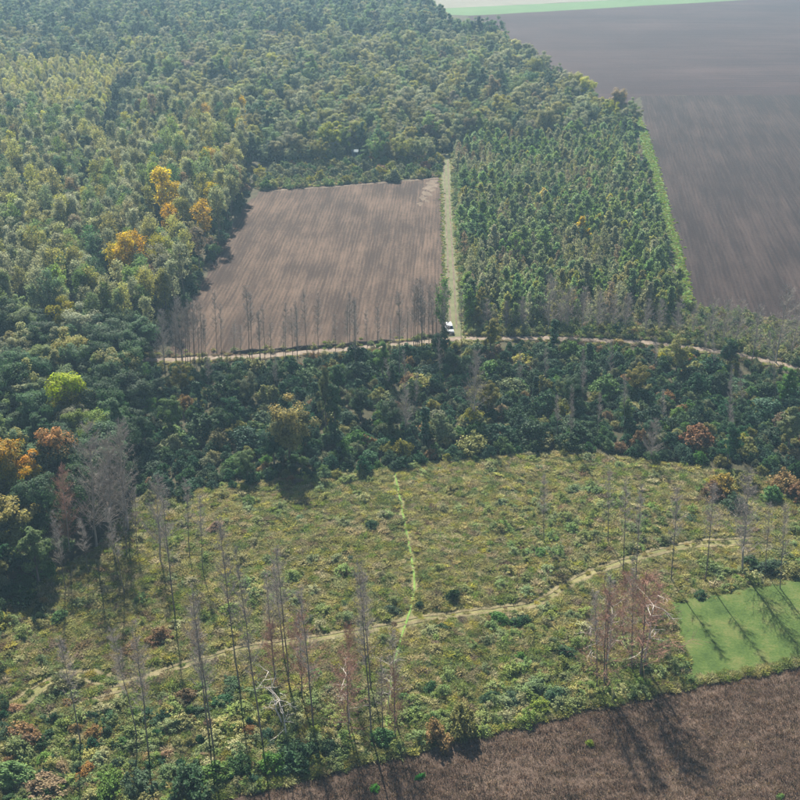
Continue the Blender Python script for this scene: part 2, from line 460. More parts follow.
for nm, ln, wd, mt, sdn in (('wheel_rut', RUT_MAIN, 0.7, M_RUT, 3), ('wheel_rut', RUT_TWO, 0.65, M_RUT, 4), ('wheel_rut', RUT_SIDE, 0.5, M_RUT, 5), ('green_path', GREEN_PATH, 0.38, M_PATH, 6)):
    ribbon(nm, GP(ln), wd, 0.53, mt, 0.4, sdn)

# ------------------------------------------------------------------ plant builders (trunk block, crown block)
def unit(v): return v / (np.linalg.norm(v, axis=-1, keepdims=True) + 1e-9)

def broadleaf(seed, h=14.0, r=4.0, base=0.3, n_clump=46, per=60, leaf=0.30, squash=1.0, mat=LEAF):
    rng = np.random.default_rng(seed)
    T, C = MB(), MB()
    cz = h * (base + (1 - base) * 0.5); rz = h * (1 - base) * 0.5 * squash
    n = 7
    lean = rng.normal(0, 0.25, 2)
    zz = np.linspace(0, h * 0.8, n)
    path = np.column_stack([lean[0] * (zz / h) ** 2 * 2 + rng.normal(0, .06, n), lean[1] * (zz / h) ** 2 * 2 + rng.normal(0, .06, n), zz])
    path[0, :2] = 0
    tr = 0.017 * h
    T.tube(path, tr * np.array([1.35, 1, .88, .75, .58, .4, .15]), 7)
    # clump centres spread through the volume, favouring the outside, with uneven lobes
    d = unit(rng.normal(size=(n_clump, 3)))
    lob = unit(rng.normal(size=(5, 3))); lob[:, 2] = np.abs(lob[:, 2]) * 0.6
    gain = 0.78 + 0.34 * np.max(d @ lob.T, axis=1) + rng.normal(0, 0.07, n_clump)
    rad = rng.random(n_clump) ** 0.45
    cc = d * (rad * gain)[:, None] * [r, r, rz] + [path[-1, 0], path[-1, 1], cz]
    cc[:, 2] = np.maximum(cc[:, 2], h * base * 0.75)
    for k in range(0, n_clump, 3):
        a = path[rng.integers(2, 6)]
        if cc[k, 2] < a[2]: a = path[2]
        mid = (a + cc[k]) / 2 + rng.normal(0, .2, 3)
        T.tube([a, mid, cc[k]], [tr * .42, tr * .25, tr * .08], 4)
    cr = r * 0.30 * rng.uniform(0.7, 1.35, n_clump)
    cnt = rng.poisson(per, n_clump) + 5
    idx = np.repeat(np.arange(n_clump), cnt)
    m = len(idx)
    ld = unit(rng.normal(size=(m, 3)))
    pos = cc[idx] + ld * (cr[idx] * rng.random(m) ** 0.5)[:, None] * [1, 1, 0.72]
    nr = ld * 0.8 + unit(pos - [0, 0, cz - rz * .3]) * 0.8 + [0, 0, 0.35] + rng.normal(0, .25, (m, 3))
    C.leaves(pos, nr, leaf * rng.uniform(.65, 1.35, m), 0, 0.66, rng)
    return T, C

def slender(seed, h=17.0, r=1.9, base=0.42, n_clump=46, per=34, leaf=0.24):
    """tall narrow tree with a thin, airy crown: a clear stem showing between the leaf sprays"""
    rng = np.random.default_rng(seed)
    T, C = MB(), MB()
    n = 8; zz = np.linspace(0, h * .98, n)
    path = np.column_stack([np.cumsum(rng.normal(0, .05, n)), np.cumsum(rng.normal(0, .05, n)), zz]); path[0, :2] = 0
    tr = 0.0105 * h
    T.tube(path, tr * np.linspace(1.2, .1, n), 6)
    t = rng.random(n_clump)
    z = h * (base + (1 - base) * t)
    env = r * (0.35 + 0.9 * np.sin(np.pi * np.clip(t * .8 + .14, 0, 1))) * rng.uniform(.35, 1.15, n_clump)
    a = rng.random(n_clump) * 2 * np.pi
    ctr = np.column_stack([np.interp(z, zz, path[:, 0]), np.interp(z, zz, path[:, 1]), z])
    cc = ctr + np.column_stack([np.cos(a) * env, np.sin(a) * env, env * .7])
    low = ctr - np.column_stack([0 * z, 0 * z, env * .5])
    for k in range(n_clump):
        T.tube([low[k], (low[k] + cc[k]) / 2 + [0, 0, -.1], cc[k]], [.055, .035, .012], 3)
    cnt = rng.poisson(per, n_clump) + 3
    idx = np.repeat(np.arange(n_clump), cnt); m = len(idx)
    ld = unit(rng.normal(size=(m, 3)))
    pos = cc[idx] + ld * (rng.random(m) ** .5 * (0.5 + .28 * r))[:, None] * [1, 1, 1.25]
    C.leaves(pos, ld + rng.normal(0, .8, (m, 3)) + [0, 0, .3], leaf * rng.uniform(.6, 1.4, m), 0, .66, rng)
    return T, C

def young_conic(seed, h=9.0, r=1.25, n=900, leaf=0.20):
    """young plantation tree: pointed leafy column almost from the ground"""
    rng = np.random.default_rng(seed)
    T, C = MB(), MB()
    T.tube([(0, 0, 0), (rng.normal(0, .1), rng.normal(0, .1), h * .5), (rng.normal(0, .15), rng.normal(0, .15), h * .97)], [.09, .06, .012], 5)
    k = 40
    t = np.sort(rng.random(k)) ** 0.85
    z = h * (0.10 + 0.88 * t)
    env = r * (1 - t) ** 0.62 * (0.6 + .55 * np.minimum(1, t * 5)) * rng.uniform(.55, 1.2, k)
    a = rng.random(k) * 2 * np.pi
    tip = np.column_stack([np.cos(a) * env, np.sin(a) * env, z + env * .55])
    root = np.column_stack([0 * z, 0 * z, z - .25])
    T.twigs(root, tip, .025)
    idx = rng.integers(0, k, n)
    s = rng.random(n) ** .6
    pos = root[idx] + (tip[idx] - root[idx]) * s[:, None] + rng.normal(0, .17, (n, 3)) * [1, 1, 1.2]
    ld = unit(pos - np.column_stack([0 * s, 0 * s, pos[:, 2] - .4]))
    C.leaves(pos, ld + rng.normal(0, .7, (n, 3)) + [0, 0, .3], leaf * rng.uniform(.6, 1.4, n), 0, .62, rng)
    return T, C

def bush(seed, h=3.0, r=2.2, n_clump=22, per=46, leaf=0.24, drape=0.0):
    """many-stemmed shrub with lumpy leafy mounds, leaves to the ground"""
    rng = np.random.default_rng(seed)
    T, C = MB(), MB()
    a = rng.random(n_clump) * 2 * np.pi
    q = np.sqrt(rng.random(n_clump))
    rr = r * q * rng.uniform(.75, 1.1, n_clump)
    zz = h * (0.28 + 0.62 * (1 - q ** 2) * rng.uniform(.55, 1.1, n_clump) + .08 * rng.random(n_clump))
    cc = np.column_stack([np.cos(a) * rr, np.sin(a) * rr, zz])
    T.twigs(cc * [.15, .15, 0], cc, .05)
    cr = (0.26 * r + .12 * h) * (22 / max(22, n_clump)) ** .6 * rng.uniform(.5, 1.5, n_clump)
    shoot = rng.random(n_clump) < .18
    cc[shoot, 2] *= rng.uniform(1.1, 1.45, shoot.sum()); cr[shoot] *= .6
    cnt = rng.poisson(per, n_clump) + 4
    idx = np.repeat(np.arange(n_clump), cnt); m = len(idx)
    ld = unit(rng.normal(size=(m, 3)))
    pos = cc[idx] + ld * (cr[idx] * rng.random(m) ** .45)[:, None] * [1, 1, .75]
    low = rng.random(m) < .30                       # leafy skirt
    pos[low, 2] *= rng.random(low.sum()) ** .7
    pos[:, 2] = np.abs(pos[:, 2]) + .04
    C.leaves(pos, ld * .8 + [0, 0, .6] + rng.normal(0, .5, (m, 3)), leaf * rng.uniform(.6, 1.4, m), 0, .7, rng)
    return T, C

def creeper_column(seed, h=10.0, r=1.3):
    """dead stem wrapped top to bottom in climbing leaves"""
    rng = np.random.default_rng(seed)
    T, C = MB(), MB()
    T.tube([(0, 0, 0), (.1, 0, h * .5), (0, .1, h)], [.18, .13, .05], 6)
    k = 50
    z = h * rng.random(k) ** .8
    a = rng.random(k) * 6.283
    e = r * (.35 + .65 * np.sin(np.pi * np.clip(z / h * .85 + .12, 0, 1))) * rng.uniform(.3, 1, k)
    cc = np.column_stack([np.cos(a) * e, np.sin(a) * e, z])
    idx = np.repeat(np.arange(k), 42); m = len(idx)
    ld = unit(rng.normal(size=(m, 3)))
    pos = cc[idx] + ld * (rng.random(m) ** .5 * .62)[:, None]
    pos[:, 2] = np.abs(pos[:, 2])
    C.leaves(pos, ld + [0, 0, .5] + rng.normal(0, .4, (m, 3)), .22 * rng.uniform(.6, 1.4, m), 0, .7, rng)
    return T, C

def bare(seed, h=22.0, first=0.40, n_branch=46, spread=1.7, twig=14, trunk=0.005, droop=0.0, curve=0.25, twr=.016):
    """leafless tree: thin straight stem with ascending whippy branches and a haze of twigs"""
    rng = np.random.default_rng(seed)
    T, C = MB(), MB()
    n = 10; zz = np.linspace(0, h, n)
    path = np.column_stack([np.cumsum(rng.normal(0, curve * .25, n)), np.cumsum(rng.normal(0, curve * .25, n)), zz]); path -= path[0] * [1, 1, 0]
    path[:, :2] -= (path[-1, :2] - path[0, :2]) * (zz / h)[:, None]
    R = trunk * h * np.linspace(1.15, .10, n) ** 0.9
    T.tube(path, R, 6)
    A, B, RR = [], [], []
    for k in range(n_branch):
        t = first + (1 - first) * rng.random() ** .85
        z = h * t
        p = np.array([np.interp(z, zz, path[:, 0]), np.interp(z, zz, path[:, 1]), z])
        L = spread * (1.15 - t) / (1.15 - first) * rng.uniform(.5, 1.35) + .35
        a = rng.random() * 6.283
        up = rng.uniform(.5, 1.3) - droop
        d = unit(np.array([math.cos(a), math.sin(a), up]))
        q1 = p + d * L * .5; q2 = p + d * L + [0, 0, .18 * L * (1 - 2 * droop)]
        br = max(.014, .20 * np.interp(z, zz, R))
        C.tube([p, q1, q2], [br, br * .65, br * .2], 3)
        m = rng.poisson(twig) + 2
        s = rng.random(m)[:, None]
        st = np.where(s < .5, p + (q1 - p) * s * 2, q1 + (q2 - q1) * (s * 2 - 1))
        td = unit(d * .7 + rng.normal(0, .55, (m, 3)) + [0, 0, .35 - droop])
        A.append(st); B.append(st + td * rng.uniform(.35, 1.1, m)[:, None] * (0.5 + .28 * L)); RR.append(np.full(m, twr))
    A, B, RR = np.concatenate(A), np.concatenate(B), np.concatenate(RR)
    C.twigs(A, B, RR)
    s = rng.random((len(A), 1)); st = A + (B - A) * s
    C.twigs(st, st + unit((B - A) + rng.normal(0, .6, A.shape)) * .45, RR * .8)
    return T, C

def snag(seed, h=9.0):
    """dead bleached tree with crooked bare limbs"""
    rng = np.random.default_rng(seed)
    T, C = MB(), MB()
    n = 8; zz = np.linspace(0, h, n)
    path = np.column_stack([np.cumsum(rng.normal(0, .16, n)), np.cumsum(rng.normal(0, .1, n)), zz]); path[0, :2] = 0
    T.tube(path, .10 * np.linspace(1.1, .2, n), 6)
    for k in range(15):
        i = rng.integers(2, n); p = path[i]
        a = rng.random() * 6.283; L = rng.uniform(.8, 2.6)
        d = unit(np.array([math.cos(a), math.sin(a) * .8, rng.uniform(-.1, .7)]))
        q = p + d * L * .5 + rng.normal(0, .1, 3); e = q + unit(d + rng.normal(0, .35, 3)) * L * .6 + [0, 0, -.12 * L]
        C.tube([p, q, e], [.05, .035, .012], 4)
        for _ in range(3):
            s = q + (e - q) * rng.random(); C.tube([s, s + unit(d + rng.normal(0, .6, 3)) * rng.uniform(.4, 1.0)], [.022, .008], 3)
    return T, C

def rust_tree(seed, h=9.0, r=2.6):
    """leafless tree veiled in fine red-brown twigs and withered seed tufts"""
    T, C = bare(seed, h, .10, 70, r * 1.25, 16, .008, .25, .25, .014)
    return T, C

def tussock(seed, r=0.60, h=0.55, n=190):
    rng = np.random.default_rng(seed)
    C = MB()
    a = rng.random(n) * 6.283; q = np.sqrt(rng.random(n))
    b = np.column_stack([np.cos(a) * q * r * .75, np.sin(a) * q * r * .75, 0 * a])
    out = np.column_stack([np.cos(a), np.sin(a), 0 * a]) * (.25 + .6 * q)[:, None] + rng.normal(0, .3, (n, 3)) * [1, 1, 0]
    hh = h * rng.uniform(.5, 1.15, n) * (1.1 - .45 * q)
    tip = b + out * r * .8 + np.column_stack([0 * a, 0 * a, hh])
    side = unit(np.cross(tip - b, rng.normal(size=(n, 3)))) * (.038 * rng.uniform(.6, 1.5, n))[:, None]
    mid = (b + tip) / 2 + np.column_stack([0 * a, 0 * a, hh * .22])
    V = np.stack([b - side * .6, b + side * .6, mid + side, mid - side, tip], 1)
    i = np.arange(n)[:, None] * 5
    C.add(V, np.concatenate([i + [[0, 1, 2, 3]]]))
    C2 = V.reshape(-1, 3)
    C.n += 0
    C.add(V.reshape(-1, 3), i + [[3, 2, 4]])
    return C

def stubble(seed, n=16):
    rng = np.random.default_rng(seed)
    C = MB()
    b = np.column_stack([rng.normal(0, .45, n), rng.normal(0, .12, n), 0 * rng.random(n)])
    tip = b + np.column_stack([rng.normal(0, .10, n), rng.normal(0, .10, n), rng.uniform(.18, .55, n)])
    C.twigs(b, tip, .026)
    m = 14
    pos = np.column_stack([rng.normal(0, .5, m), rng.normal(0, .3, m), rng.uniform(.03, .12, m)])
    C.leaves(pos, rng.normal(0, .4, (m, 3)) + [0, 0, 1], rng.uniform(.06, .16, m), 0, .3, rng)
    return C

# ------------------------------------------------------------------ prototypes
TREE = {}
def keep(kind, T, C, trunk_mat=BARK, crown_mat=LEAF, name='tree'):
    tm = T.mesh(kind + '_trunk', [trunk_mat]) if T else None
    cm = C.mesh(kind + '_crown', [crown_mat])
    j = MB()
    if T:
        j.v, j.loops, j.tot, j.mi, j.sm, j.n = list(T.v), list(T.loops), list(T.tot), list(T.mi), list(T.sm), T.n
    off = j.n
    j.v += C.v; j.loops += [l + off for l in C.loops]; j.tot += C.tot
    j.mi += [m + 1 for m in C.mi]; j.sm += C.sm; j.n += C.n
    TREE.setdefault(kind, []).append((tm, cm, (j, trunk_mat, crown_mat), {}))
def joined(kind, i):
    e = TREE[kind][i]
    if 'm' not in e[3]: e[3]['m'] = e[2][0].mesh(kind + '_plant', [e[2][1], e[2][2]])
    return e[3]['m']

for s in range(7): keep('round', *broadleaf(100 + s, 13 + (s % 4), 3.5 + .4 * (s % 3), .22, 44, 140, .235))
for s in range(4): keep('full', *broadleaf(140 + s, 15, 4.6, .18, 60, 160, .22))
for s in range(6): keep('slender', *slender(200 + s, 17, 1.7 + .2 * (s % 3)))
for s in range(5): keep('conic', *young_conic(300 + s, 7 + .8 * (s % 3), 1.9 + .25 * (s % 3), 1700, .21))
for s in range(3): keep('conic_thin', *young_conic(330 + s, 7.5, 1.7, 600, .16))
for s in range(7): keep('bush', *bush(400 + s, 3, 2.3, 42 + 2 * s, 52, .155), crown_mat=LEAF_DENSE)
for s in range(3): keep('smallbush', *bush(440 + s, 1.4, 1.15, 16, 46, .10), crown_mat=LEAF_DENSE)
for s in range(3): keep('creeper', *creeper_column(460 + s), crown_mat=LEAF_DENSE)
for s in range(7): keep('bare', *bare(500 + s, 22, .30 + .05 * (s % 4), 58, 2.0, 16), BARK, BARK_GREY)
for s in range(4): keep('barewide', *bare(540 + s, 15, .16, 90, 4.0, 18, .009, .1, .4, .016), BARK_GREY, BARK_GREY)
for s in range(3): keep('snag', *snag(560 + s), BARK_WHITE, BARK_WHITE)
for s in range(3): keep('rust', *rust_tree(580 + s), BARK, TWIG_RUST)

# ------------------------------------------------------------------ mass scatter ("stuff") by geometry nodes
PROTO = {}
def proto_collection(key, items):
    """items: list of (mesh, colour); kept out of the scene, only instanced"""
    c = bpy.data.collections.new(key)
    PROTO[key] = np.array([col for _, col in items])
    for i, (me, color) in enumerate(items):
        o = bpy.data.objects.new('%s_%03d' % (key, i), me)
        o.color = (*color, 1)
        c.objects.link(o)
    return c
def stuff(name, coll, P, rotz, scale, idx, label, cat, z=0.0, tilt=0.0):
    n = len(P)
    me = bpy.data.meshes.new(name)
    me.vertices.add(n)
    co = np.column_stack([P, np.full(n, z) if np.isscalar(z) else z]).astype(np.float32)
    me.vertices.foreach_set('co', co.ravel())
    a = me.attributes.new('rot', 'FLOAT_VECTOR', 'POINT')
    r = np.column_stack([RNG.normal(0, tilt + 1e-6, n), RNG.normal(0, tilt + 1e-6, n), rotz])
    a.data.foreach_set('vector', r.astype(np.float32).ravel())
    a = me.attributes.new('scl', 'FLOAT_VECTOR', 'POINT')
    sc = np.asarray(scale, float)
    if sc.ndim == 1: sc = np.column_stack([sc, sc, sc])
    a.data.foreach_set('vector', sc.astype(np.float32).ravel())
    a = me.attributes.new('idx', 'INT', 'POINT')
    a.data.foreach_set('value', np.asarray(idx).astype(np.int32))
    a = me.attributes.new('tint', 'FLOAT_COLOR', 'POINT')
    tc = PROTO[coll.name][np.asarray(idx).astype(int)]
    a.data.foreach_set('color', np.column_stack([tc, np.ones(n)]).astype(np.float32).ravel())
    me.update()
    o = tag(link(name, me), label, cat, kind='stuff')
    ng = bpy.data.node_groups.new(name, 'GeometryNodeTree')
    ng.interface.new_socket('Geometry', in_out='INPUT', socket_type='NodeSocketGeometry')
    ng.interface.new_socket('Geometry', in_out='OUTPUT', socket_type='NodeSocketGeometry')
    N = ng.nodes
    gi, go = N.new('NodeGroupInput'), N.new('NodeGroupOutput')
    ci = N.new('GeometryNodeCollectionInfo')
    ci.inputs['Collection'].default_value = coll
    ci.inputs['Separate Children'].default_value = True
    ci.inputs['Reset Children'].default_value = True
    ip = N.new('GeometryNodeInstanceOnPoints')
    ip.inputs['Pick Instance'].default_value = True
    def att(nm, typ):
        q = N.new('GeometryNodeInputNamedAttribute'); q.data_type = typ; q.inputs['Name'].default_value = nm
        return q.outputs['Attribute']
    L = ng.links
    L.new(gi.outputs[0], ip.inputs['Points'])
    L.new(ci.outputs[0], ip.inputs['Instance'])
    L.new(att('idx', 'INT'), ip.inputs['Instance Index'])
    L.new(att('rot', 'FLOAT_VECTOR'), ip.inputs['Rotation'])
    L.new(att('scl', 'FLOAT_VECTOR'), ip.inputs['Scale'])
    L.new(ip.outputs[0], go.inputs[0])
    mod = o.modifiers.new('scatter', 'NODES'); mod.node_group = ng
    return o

# ------------------------------------------------------------------ placing single plants
def plant(name, kind, i, X, Y, scale, color, label, cat='tree', group=None, rotz=None, tilt=0.0, parts=True, crown_mat=None, trunk_color=None):
    tm, cm, _, _ = TREE[kind][i % len(TREE[kind])]
    rz = random.random() * 6.283 if rotz is None else rotz
    sc = (scale,) * 3 if np.isscalar(scale) else tuple(scale)
    if parts:
        e = link(name, None)
        e.empty_display_size = .3
        e.location = (X, Y, 0); e.rotation_mode = 'ZYX' ; e.rotation_euler = (0, tilt, 0); e.scale = sc
        # spin about its own stem, then lean
        e.rotation_mode = 'XYZ'
        from mathutils import Matrix
        e.rotation_euler = (Matrix.Rotation(tilt, 3, 'Y') @ Matrix.Rotation(rz, 3, 'Z')).to_euler()
        t = link('trunk', tm, e)
        c = link('crown', cm, e); c.color = (*color, 1)
        if crown_mat:
            c.material_slots[0].link = 'OBJECT'; c.material_slots[0].material = crown_mat
    else:
        e = link(name, joined(kind, i % len(TREE[kind])))
        e.location = (X, Y, 0); e.rotation_euler = (0, tilt, rz); e.scale = sc
        e.color = (*color, 1)
        if crown_mat:
            e.material_slots[1].link = 'OBJECT'; e.material_slots[1].material = crown_mat
    return tag(e, label, cat, group)

ORD = ['leftmost', 'second', 'third', 'fourth', 'fifth', 'sixth', 'seventh', 'eighth', 'ninth', 'tenth', 'eleventh', 'twelfth', 'thirteenth', 'fourteenth', 'fifteenth', 'sixteenth', 'seventeenth', 'eighteenth', 'nineteenth', 'twentieth']
ORD += ['twenty-' + o for o in ['first', 'second', 'third', 'fourth', 'fifth', 'sixth', 'seventh', 'eighth', 'ninth']] + ['thirtieth'] + ['thirty-' + o for o in ['first', 'second', 'third', 'fourth', 'fifth', 'sixth', 'seventh', 'eighth', 'ninth']]
def nth(k): return 'leftmost' if k == 0 else ORD[k] + ' from the left'

def nthr(k): return 'rightmost' if k == 0 else ORD[k] + ' from the right'
# colours (linear, leaf reflectance)
DARKG = (0.036, 0.070, 0.028)
MIDG = (0.085, 0.140, 0.045)
GREYG = (0.130, 0.148, 0.068)
OLIVE = (0.165, 0.160, 0.050)
YELG = (0.26, 0.25, 0.055)
YEL = (0.42, 0.30, 0.035)
ORANGE = (0.40, 0.19, 0.04)
BROWN = (0.20, 0.135, 0.070)
TEAL = (0.026, 0.066, 0.030)
PINKB = (0.24, 0.14, 0.085)
FDARK = (0.070, 0.118, 0.054)
FMID = (0.145, 0.195, 0.070)
FGREY = (0.225, 0.235, 0.125)
FOLIVE = (0.225, 0.220, 0.082)
FYELG = (0.285, 0.285, 0.075)
FBROWN = (0.205, 0.165, 0.095)
FPALE = (0.34, 0.325, 0.125)
RUSTY = (0.20, 0.120, 0.055)
DULLGOLD = (0.26, 0.180, 0.060)
MEADLIME = (0.165, 0.190, 0.050)
CNAME = {FPALE: 'pale yellow-green', FDARK: 'dark green', FMID: 'mid green', FGREY: 'grey-green', FOLIVE: 'olive green', FYELG: 'yellow-green', FBROWN: 'brown', RUSTY: 'rusty', DULLGOLD: 'dull gold', MEADLIME: 'lime green', DARKG: 'dark green', MIDG: 'mid green', GREYG: 'grey-green', OLIVE: 'olive green', YELG: 'yellow-green', YEL: 'golden yellow', ORANGE: 'orange', BROWN: 'brown', TEAL: 'deep green', PINKB: 'rusty pink'}
def pick(weights):
    k = list(weights); return k[RNG.choice(len(k), p=np.array([weights[c] for c in k]) / sum(weights.values()))]

# ------------------------------------------------------------------ woods on the left and behind
FOREST = [(-170, -60), (425, -60), (428, 14), (445, 34), (500, 46), (530, 66), (570, 96), (606, 116), (634, 124), (637, 133), (600, 138), (452, 152), (438, 156), (436, 168), (395, 172), (300, 184), (262, 186),
          (245, 200), (222, 242), (200, 280), (178, 325), (150, 345), (135, 400), (140, 470), (118, 508), (70, 548), (35, 590), (0, 650), (-40, 700), (-220, 760)]
FP = GP(FOREST)
fp = scatter(FP, 5.1, 1.1, view=100)
fx, fy = PX(fp[:, 0], fp[:, 1])
dist = np.hypot(fp[:, 0], fp[:, 1])
order = np.argsort(dist)
fp, fx, fy, dist = fp[order], fx[order], fy[order], dist[order]
# keep the road corridor and hut clear, a dark ride between blocks
HUT = G(355, 157)
keepm = (polyline_dist(fp, ROAD) > 3.2) & (np.hypot(fp[:, 0] - HUT[0], fp[:, 1] - HUT[1]) > 4.5)
RIDE = GP([(108, 158), (120, 128), (128, 92)])
keepm &= ~((np.abs(fp[:, 0] - HUT[0]) < 4.2) & (fp[:, 1] < HUT[1] + 9) & (fp[:, 1] > HUT[1] - 40))
keepm &= polyline_dist(fp, RIDE) > 2.6
keepm &= ~((fy > 166) & (fx > 245) & (fy < 195))             # scrub belt along the field is low bushes
HAND = [  # base x, y, top x, y, kind, index, colour, special crown material, label
    (74, 436, 72, 372, 'full', 0, OLIVE, LEAF_LIME, 'tree with brilliant lime yellow crown top in the woods at left'),
    (66, 492, 67, 421, 'full', 1, DARKG, LEAF_ORANGE, 'dark green tree with bright orange crown top at left'),
    (12, 505, 8, 436, 'full', 2, YELG, LEAF_ORANGE, 'yellow and orange tree cut by the left picture edge'),
    (38, 500, 36, 448, 'round', 1, YELG, LEAF_ORANGE, 'small yellow-orange tree between the two orange topped trees'),
    (290, 462, 289, 397, 'full', 3, OLIVE, LEAF_GOLD, 'rounded tree with golden brown crown standing in the thicket'),
    (68, 345, 66, 300, 'round', 2, YELG, None, 'pale lime tree in the left woods above the brilliant lime one'),
    (20, 560, 10, 492, 'round', 4, OLIVE, LEAF_GOLD, 'olive gold tree at left edge above the meadow corner'),
    (42, 545, 42, 470, 'full', 0, DARKG, None, 'dark green tree below the orange topped tree'),
    (130, 292, 130, 244, 'slender', 0, YEL, None, 'golden yellow tree left of the ploughed field, the lowest of them'),
    (140, 286, 139, 240, 'slender', 1, YEL, None, 'slim golden tree just right of the lowest golden tree'),
    (172, 246, 175, 212, 'slender', 2, YEL, None, 'golden tree left of the field edge, halfway up'),
    (166, 230, 164, 178, 'slender', 3, YEL, None, 'slim tree with yellow tip left of the field edge'),
    (202, 236, 200, 205, 'round', 3, YELG, None, 'bright yellow-green tree close to the left field edge'),
    (214, 226, 214, 190, 'slender', 4, YEL, None, 'yellow tree closest to the upper left field corner'),
    (232, 190, 231, 148, 'slender', 5, YELG, None, 'slim lime tree above the upper left corner of the field'),
    (120, 290, 121, 252, 'slender', 2, YEL, None, 'golden tree just left of the lowest golden tree'),
    (186, 246, 187, 200, 'slender', 0, FYELG, None, 'tall yellow-green tree between the golden trees and the field'),
    (178, 232, 178, 192, 'slender', 5, YEL, None, 'slim golden tree right of the yellow tipped tree'),
    (206, 250, 207, 208, 'slender', 1, YEL, None, 'golden tree hard by the left field edge'),
    (222, 214, 222, 172, 'slender', 3, FYELG, None, 'slim lime tree above the yellow tree at the field corner'),
    (240, 186, 239, 152, 'slender', 0, FYELG, None, 'slim yellow-green tree right of the slim lime tree'),
    (106, 410, 107, 365, 'full', 2, DARKG, None, 'dense dark tree right of the brilliant lime tree'),
    (136, 420, 138, 372, 'full', 1, DARKG, None, 'dense dark tree where the woods meet the thicket'),
]
hb = []
for (bx, by, tx, ty, kind, i, colr, cm, lab) in HAND:
    X, Y, h, dx = base_top(bx, by, tx, ty)
    hb.append((X, Y))
    h0 = {'full': 15, 'round': 14, 'slender': 17}[kind]
    s = h / h0 * (1.15 if colr == YEL else 1)
    if cm is LEAF_LIME: s *= 1.12
    sw = s * (1.0 if kind != 'full' else min(1.25, max(.8, 15 / h)))
    plant('broadleaf_tree' if kind != 'slender' else 'slender_tree', kind, i, X, Y, (sw * (1.3 if kind == 'slender' else 1), sw * (1.3 if kind == 'slender' else 1), s), colr, lab, 'tree', 'woodland trees', crown_mat=cm)
BAREWOOD = [  # grey and pinkish leafless trees at the edge of the woods
    (97, 548, 95, 428, 'tall grey-brown leafless tree between the orange topped tree and the meadow', BARK_GREY),
    (128, 532, 124, 425, 'grey leafless tree at the meadow corner, right of the tallest grey one', BARK_GREY),
    (112, 540, 112, 440, 'slim grey leafless tree between the two tall grey ones', BARK_GREY),
    (70, 552, 66, 470, 'pinkish brown leafless tree below the orange topped tree', TWIG_RUST),
    (160, 560, 162, 478, 'thin grey tree at the upper left meadow edge', BARK_GREY),
    (183, 366, 176, 300, 'grey leafless tree at the lower left corner of the ploughed field', BARK_GREY),
    (165, 372, 163, 312, 'grey leafless tree beside the road at the left field corner', BARK_GREY),
]
for k, (bx, by, tx, ty, lab, mt) in enumerate(BAREWOOD):
    X, Y, h, dx = base_top(bx, by, tx, ty); hb.append((X, Y))
    plant('leafless_tree', 'barewide', k, X, Y, (h / 15 * .85, h / 15 * .85, h / 15), GREYG, lab, 'tree', 'leafless trees at the wood edge', tilt=math.atan2(dx, h) * .6, crown_mat=mt)
hb = np.array(hb)
keepm &= np.min(np.hypot(fp[:, None, 0] - hb[None, :, 0], fp[:, None, 1] - hb[None, :, 1]), axis=1) > 3.6
for (X, Y), hd in zip(hb, HAND):                             # the coloured trees stand free towards the camera
    keepm &= ~((np.abs(fp[:, 0] - X) < 3.2) & (fp[:, 1] < Y) & (fp[:, 1] > Y - (17 if hd[6] in (YEL, FYELG) or hd[7] is not None else 11)))
fp, fx, fy, dist = fp[keepm], fx[keepm], fy[keepm], dist[keepm]
zone = vnoise(fp, 0.02, 3)
strata = vnoise(fp * [1.0, .6], 0.014, 51)
def forest_style(k):
    x, y = fx[k], fy[k]
    lt = strata[k]
    slim = (x < 245 and y > 132 and y < 345)
    young = (x < 126 and 72 < y < 128)
    if polyline_dist(fp[k:k + 1], RIDE)[0] < 6.5: return 'round', RNG.uniform(.5, .75), DARKG
    if young: return 'slender', 0.6, pick({FPALE: 5, FYELG: 2, FOLIVE: 2, FGREY: 2})
    if 139 < y < 149 and 124 < x < 236: return 'round', RNG.uniform(.7, .95), pick({DARKG: 3, FDARK: 2})
    if slim:
        edge = x > 150
        return ('slender' if RNG.random() < .72 else 'round'), RNG.uniform(.8, 1.05), pick({FDARK: .9, FMID: 3.2, FGREY: 5, FOLIVE: 3.5 if edge else 2, FYELG: 1.4 if edge else .5, FBROWN: .7 if edge else .2, YEL: .5 if edge else 0})
    if y >= 345: return ('full' if RNG.random() < .45 else 'round'), RNG.uniform(.75, 1.1), pick({DARKG: 5, FDARK: 3, FMID: 3, FGREY: 1.2, FOLIVE: 1})
    if y < 48: return 'round', RNG.uniform(.6, 1.3), pick({DARKG: 3, FDARK: 4, FMID: 3, FGREY: 2, FOLIVE: 1})
    return ('full' if RNG.random() < .2 else 'round'), RNG.choice([RNG.uniform(.42, .65), RNG.uniform(.6, .9), RNG.uniform(.9, 1.2)], p=[.42, .43, .15]), pick({DARKG: 1.2 if lt < .4 else .5, FDARK: 4 if lt < .4 else 1.2, FMID: 4, FGREY: 5, FOLIVE: 2 if lt < .4 else 6, FYELG: .5 if lt < .4 else 2.2, FBROWN: .35})
LMK = [(72, 400, 'the lime topped tree'), (67, 450, 'the orange topped tree'), (10, 465, 'the yellow-orange edge tree'), (66, 320, 'the pale lime tree'), (15, 520, 'the olive gold edge tree'), (130, 265, 'the lowest golden trees'), (172, 228, 'the upper golden trees'), (95, 490, 'the grey leafless trees'), (165, 345, 'the left field corner'), (5, 600, 'the left meadow corner'), (20, 390, 'the left picture edge')]
